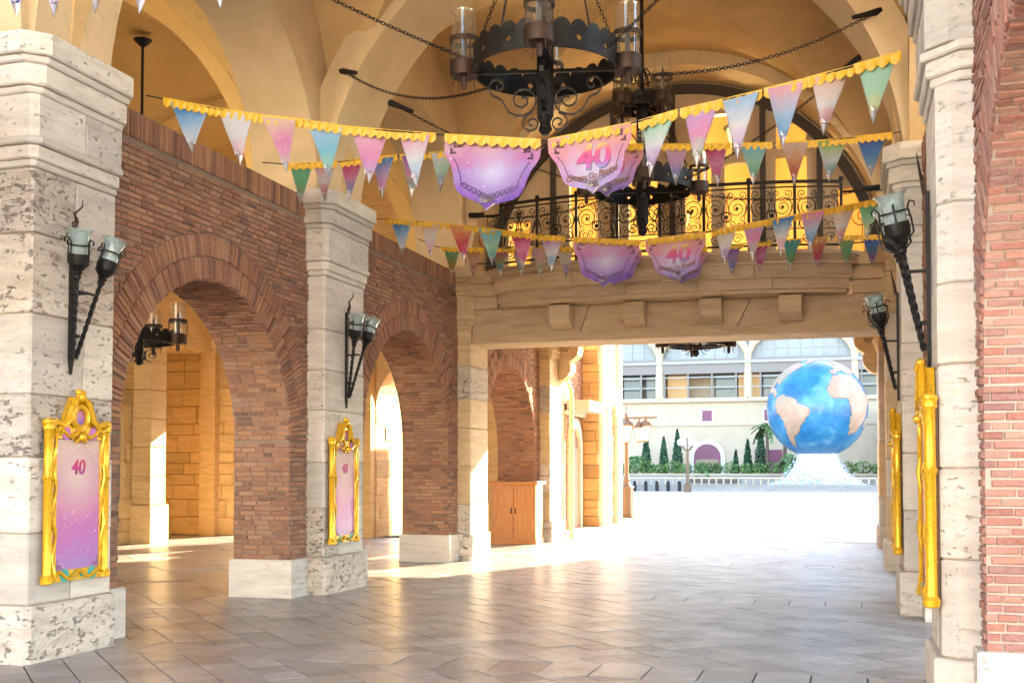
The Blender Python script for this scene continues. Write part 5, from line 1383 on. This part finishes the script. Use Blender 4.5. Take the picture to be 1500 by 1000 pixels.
for nm, P in LANDS.items():
    lo = [p[0] for p in P]; la = [p[1] for p in P]; st = 1.5
    vid = {}; m = MB()
    def vert(i, j):
        if (i, j) not in vid:
            lon, lat = R(i*st-LON0), R(j*st)
            rr_ = GR+.05
            v = V((math.cos(lat)*math.sin(lon), -math.cos(lat)*math.cos(lon), math.sin(lat)))*rr_
            v.rotate(Matrix.Rotation(R(-3), 3, 'X'))
            vid[(i, j)] = len(m.v); m.v.append(tuple(v+GC_))
        return vid[(i, j)]
    for i in range(int(min(lo)/st)-1, int(max(lo)/st)+1):
        for j in range(int(min(la)/st)-1, int(max(la)/st)+1):
            wob = 1.2*math.sin(i*.9+j*.4)+1.1*math.cos(j*1.1)
            if inside((i+.5)*st+wob*.5, (j+.5)*st+wob*.4, P): m.f.append((vert(i, j), vert(i+1, j), vert(i+1, j+1), vert(i, j+1)))
    # rim down into the ocean
    ed = {}
    for f in m.f:
        for a, b in zip(f, f[1:]+f[:1]): ed[(a, b)] = 1
    for (a, b) in list(ed):
        if (b, a) not in ed:
            o = len(m.v)
            for q in (a, b): m.v.append(tuple(GC_+(V(m.v[q])-GC_)*((GR-.03)/(GR+.06))))
            m.f.append((b, a, o, o+1))
    m.build('continent', land, t, smooth='all')
foam = base('white_foaming_water', (.88, .87, .85), .5)
fn = noise(foam, pos(foam, (4, 4, .6)), 3, 6, .7); bump(foam, fn, .25, 1)
prof = [(1.5, 3.0), (1.55, 2.6), (1.65, 2.2), (1.8, 1.85), (2.0, 1.5), (2.25, 1.2), (2.55, .95), (2.85, .75), (3.2, .58), (3.5, .46), (3.8, .36), (4.0, .2)]
m = MB().lathe(prof[::-1], 120, (GC_.x, GC_.y, 0)); rg = random.Random(2); vs = []
for (x, y, z) in m.v:                # broken, streaming surface
    a = math.atan2(y-GC_.y, x-GC_.x); q = max(0, min(1, (3.0-z)/2.4))
    k = 1+q*(.05*math.sin(a*9+1)+.04*math.sin(a*23+z*2)+.05*rg.uniform(-1, 1)); vs.append((GC_.x+(x-GC_.x)*k, GC_.y+(y-GC_.y)*k, z+q*rg.uniform(-.07, .10)))
m.v = vs; m.build('water_skirt', foam, t, smooth='all')
m = MB()
for k in range(1100):                # fine broken spray along the skirt and over the basin
    a = rg.uniform(0, 2*PI); q = rg.random(); r = 1.7+2.2*q**1.2; z = .35+2.3*(1-q)**1.6*rg.uniform(.8, 1.1)+abs(rg.gauss(0, .06))
    e = rg.uniform(.02, .065); p = V((GC_.x+r*math.cos(a), GC_.y+r*math.sin(a), z)); m.add([p+V((e,0,0)), p+V((-e,0,0)), p+V((0,e,0)), p+V((0,-e,0)), p+V((0,0,e)), p+V((0,0,-e))], [(0,2,4),(2,1,4),(1,3,4),(3,0,4),(2,0,5),(1,2,5),(3,1,5),(0,3,5)])
m.build('spray', foam, t, smooth='all')['kind'] = 'stuff'
# far hotel-like building
BY = 112.0
M['glass_wall'] = base('pale_curtain_glass', (.27, .28, .265), .55); M['mull'] = base('grey_mullion', (.30, .30, .29), .5)
M['mauve'] = base('mauve_fascia', (.20, .165, .145), .6); M['burg'] = base('burgundy_shutter', (.17, .04, .075), .5); M['dim_glass'] = base('dim_shop_glass', (.05, .05, .055), .12)
M['shop_glow'] = base('warm_shop_interior', (.34, .20, .08), .6)
b_ = M['shop_glow'].node_tree.nodes['Principled BSDF']; b_.inputs['Emission Color'].default_value = (1, .62, .25, 1); b_.inputs['Emission Strength'].default_value = .03
t = thing('far_building', 'long pale building with glazed upper storeys across the plaza', 'building', (-8, BY, 0))
X0, X1 = -46, 30
part = lambda m, n, k, p=None: m.build(n, M[k], p or t)
part(MB().box(X0, X1, BY, BY+12, -.05, 8.6), 'lower_wall', 'beige_wall')
part(MB().box(X0, X1, BY-.35, BY, 8.35, 8.75), 'cornice', 'beige_wall'); part(MB().box(X0, X1, BY-.12, BY, 6.0, 6.2), 'string_course', 'beige_wall')
part(MB().box(X0, X1, BY+3, BY+3.2, 8.6, 12.0), 'arcade_back_wall', 'beige_wall')
part(MB().box(X0, X1, BY-.3, BY+12, 11.15, 12.6), 'fascia', 'mauve'); part(MB().box(X0, X1, BY-.5, BY-.3, 12.1, 12.35), 'fascia_rail', 'mull')
part(MB().box(X0, X1, BY+.6, BY+.8, 12.6, 26), 'curtain_wall', 'glass_wall')
x = X0; k = 0
while x < X1:
    part(MB().box(x-.09, x+.09, BY-.15, BY+.05, 8.75, 11.15), 'arcade_post', 'mauve')
    if k % 4 != 1:
        part(MB().box(x+.12, x+2.2, BY+1.2, BY+1.28, 8.75, 11.1), 'shop_pane', 'dim_glass' if k % 3 else 'shop_glow')
    x += 2.35; k += 1
part(MB().box(X0, X1, BY-.12, BY-.04, 9.75, 9.85), 'guard_rail', 'mull'); part(MB().box(X0, X1, BY-.12, BY-.05, 10.75, 10.85), 'guard_rail', 'mull')
x = X0
while x < X1:
    part(MB().box(x-.05, x+.05, BY+.5, BY+.6, 12.6, 26), 'mullion', 'mull'); x += 1.18
for z in (13.6, 14.8, 16, 17.2, 18.6, 20): part(MB().box(X0, X1, BY+.52, BY+.6, z-.05, z+.05), 'glazing_transom', 'mull')
for cx in (-34, -26, -18.3, -9.6, 0.4, 10, 20):
    m = MB()
    m.tube([(cx, BY-.1, 8.75), (cx, BY-.1, 13.2)], [.42, .36], 8)
    for s in (-1, 1): m.tube([(cx, BY-.1, 13.0), (cx+s*.5, BY-.1, 14.0), (cx+s*1.8, BY-.1, 15.2), (cx+s*3.8, BY-.1, 16.0)], [.34, .36, .34, .28], 8)
    m.build('forked_column', M['orange_stone'] if False else M['beam_stone'], t, smooth=True)
def win(cx, z0, w, h):
    f = part(MB().box(cx-w/2-.18, cx+w/2+.18, BY-.08, BY, z0-.18, z0+h+.18), 'window', 'cream_w'); part(MB().box(cx-w/2, cx+w/2, BY-.11, BY-.08, z0, z0+h), 'shutter', 'burg', f)
M['cream_w'] = base('cream_surround', (.60, .52, .42), .7)
for cx in (-40, -31, -23, -13.6, -7.6, -1.5, 5.0, 11, 17): win(cx, 6.45, .95, 1.05)
def door(cx):
    n = 16; o = MB(); i_ = MB()
    for (w, h, mm, y0, y1) in ((1.75, 2.4, o, BY-.14, BY), (1.3, 2.4, i_, BY-.18, BY-.14)):
        ol = [(cx+w, .5)]+[(cx+w*math.cos(PI*k/n), .5+h+w*math.sin(PI*k/n)) for k in range(n+1)]+[(cx-w, .5)]
        mm.slab(ol[::-1], y0, y1)
    f = part(o, 'arched_doorway', 'cream_w'); part(i_, 'door_arch', 'burg', f)
    part(MB().box(cx-1.1, cx+1.1, BY-.2, BY-.18, .55, 2.7), 'door_glass', 'dim_glass', f)
for cx in (-33, -13.6, 14): door(cx)
for cx in (-24, -7.7, 5.4):
    f = part(MB().box(cx-1.3, cx+1.3, BY-.1, BY, .5, 3.6), 'shuttered_door', 'burg'); part(MB().box(cx-.05, cx+.05, BY-.14, BY-.1, .5, 3.6), 'door_stile', 'cream_w', f)
t = thing('low_house', 'brownish low house at the right behind the globe', 'building', (6, 104, 0))
MB().box(2.6, 16, 103, 110, -.05, 7.2).build('wall', plaster_mat('brown_render', (.42, .31, .23), (.34, .25, .18)), t)
MB().box(2.4, 16.2, 102.8, 110, 7.2, 7.5).build('roof', M['mauve'], t)
for cx in (3.9, 6.4, 9): MB().box(cx-.5, cx+.5, 102.93, 103, 1.4, 3.4).build('window', M['dim_glass'], t)
# planter and planting
t = thing('planter_wall', 'long low planter wall in front of the far building', 'planter', (-10, 106, 0))
MB().box(-45, 26, 105, 105.4, -.02, 1.15).build('front_wall', M['grey_stone'], t)
MB().box(-45, 26, 104.9, 105.5, 1.15, 1.3).build('coping', M['beige_wall'], t)
MB().box(-45, 26, 105.5, 111.9, -.02, 1.05).build('soil', M['asphalt'], t)
MB().box(-14.4, -9.8, 104.85, 104.9, .45, .85).build('dark_plaque', M['dim_glass'], t)
def leaf_mat(name, a, b):
    m = base(name, a, .6); r = ramp(m.node_tree, [(0, b), (1, a)]); L(m, rnd(m), r.inputs[0]); colour(m, r.outputs[0]); return m
M['cyp'] = leaf_mat('cypress_leaf', (.05, .13, .055), (.015, .05, .022)); M['hedge'] = leaf_mat('hedge_leaf', (.17, .28, .06), (.06, .13, .03)); M['palm'] = leaf_mat('palm_leaf', (.13, .22, .06), (.05, .10, .03)); M['bark'] = base('bark', (.11, .075, .05), .9)
def leaves(m, rg, n, fn, size):
    for _ in range(n):
        p = fn(); d = V((rg.gauss(0, 1), rg.gauss(0, 1), rg.gauss(0, 1))).normalized(); e = d.orthogonal().normalized()*size*rg.uniform(.6, 1.2); g_ = d.cross(e)*rg.uniform(.4, .8)
        m.add([p-e, p+g_, p+e, p-g_], [(0,1,2,3)])
def cypress(x, y, h, label):
    rg = random.Random(int(x*31)); t = thing('cypress_tree', label, 'tree', (x, y, 1.05), group='cypresses before the far building')
    MB().tube([(x, y, 1.0), (x, y, 1.05+h*.8)], [.14, .03], 6).build('trunk', M['bark'], t)
    m = MB(); r0 = h*.15
    def fn():
        q = rg.random()**1.25; a = rg.uniform(0, 2*PI); r = r0*(min(1, q*6+.45))*(1-q)**.75*rg.uniform(.55, 1.12)
        return V((x+r*math.cos(a), y+r*math.sin(a), 1.2+q*h))
    leaves(m, rg, 1500, fn, .13); m.build('crown', M['cyp'], t)
for x, h, lb in ((-18.9, 4.0, 'leftmost cypress beside the near lamp post'), (-17.2, 3.6, 'shorter cypress second from the left'), (-15.9, 4.3, 'tall cypress just left of the burgundy arched door'), (-10.4, 2.3, 'smallest cypress right of the arched door'), (-9.3, 3.3, 'middle cypress right of the arched door'), (-8.1, 4.4, 'tallest cypress left of the globe')):
    cypress(x, 107.5, h, lb)
def palm(x, y, h, label, sp=1.5):
    rg = random.Random(int(x*17)+3); t = thing('palm_tree', label, 'tree', (x, y, 1.05), group='palms before the far building')
    MB().tube([(x, y, 1.0), (x+.08, y, 1+h*.5), (x+.02, y, 1+h)], [.20, .15, .13], 7).build('trunk', M['bark'], t)
    m = MB()
    for k in range(26):
        a = rg.uniform(0, 2*PI); el = rg.uniform(-.3, 1.2); L_ = sp*rg.uniform(.8, 1.1); pts = []
        for i in range(7):
            s = i/6; pts.append(V((x+L_*s*math.cos(a)*math.cos(el*.6), y+L_*s*math.sin(a)*math.cos(el*.6), 1+h+L_*(math.sin(el)*s-.75*s*s))))
        for i in range(6):
            d = (pts[i+1]-pts[i]); side = d.cross(V((0,0,1)));  side = side.normalized()*.28*math.sin(PI*(i+.8)/7) if side.length > 0 else V((.1,0,0))
            for s in (-1, 1):
                m.add([pts[i], pts[i+1], pts[i+1]+side*s+d*.3-V((0,0,.1)), pts[i]+side*s+d*.5-V((0,0,.1))], [(0,1,2,3)])
    m.build('crown', M['palm'], t)
palm(-7.5, 106.6, 4.6, 'palm in front of the burgundy door left of the globe', 1.5); palm(-6.0, 108.5, 8.0, 'taller palm whose fronds rise by the glazed storey', 1.8); palm(3.6, 100.5, 4.6, 'palm behind the right side of the globe', 1.5)
palm(-5.0, 104.2, 1.6, 'low palm at the left foot of the globe', 1.6); palm(-19.6, 106.0, 1.7, 'low fan palm under the leftmost cypress', 1.1); palm(-13.2, 105.9, 1.0, 'low bushy palm before the arched door', 1.2)
def shrub(x, y, r, label, group):
    rg = random.Random(int(x*53)+int(y)); t = thing('clipped_shrub', label, 'shrub', (x, y, 1.05), group=group)
    m = MB()
    def fn():
        d = V((rg.gauss(0, 1), rg.gauss(0, 1), rg.gauss(0, 1))).normalized()*r*rg.uniform(.75, 1.05)
        return V((x, y, 1.2+r*.8))+V((d.x, d.y, d.z*.85))
    leaves(m, rg, 260, fn, .12); m.build('foliage', M['hedge'], t)
    MB().tube([(x, y, 1.0), (x, y, 1.05+r*.8)], .06, 5).build('stem', M['bark'], t)
SHL = lambda n: ('rounded shrub left of the globe in the planter row, %s from the left' % (ORD+['thirteenth', 'fourteenth', 'fifteenth', 'sixteenth'])[n]) if n < 16 else ('rounded shrub right of the globe in the planter row, %s from the left' % ORD[(n-16) % 12])
x = -23.5; ns = 0
rg = random.Random(8)
while x < 9:
    if not (-4.6 < x < -.5): shrub(x, 105.9+rg.uniform(-.1, .2), rg.uniform(.58, .8), SHL(ns), 'clipped shrubs in the planter row')
    ns += 1; x += rg.uniform(1.1, 1.5)
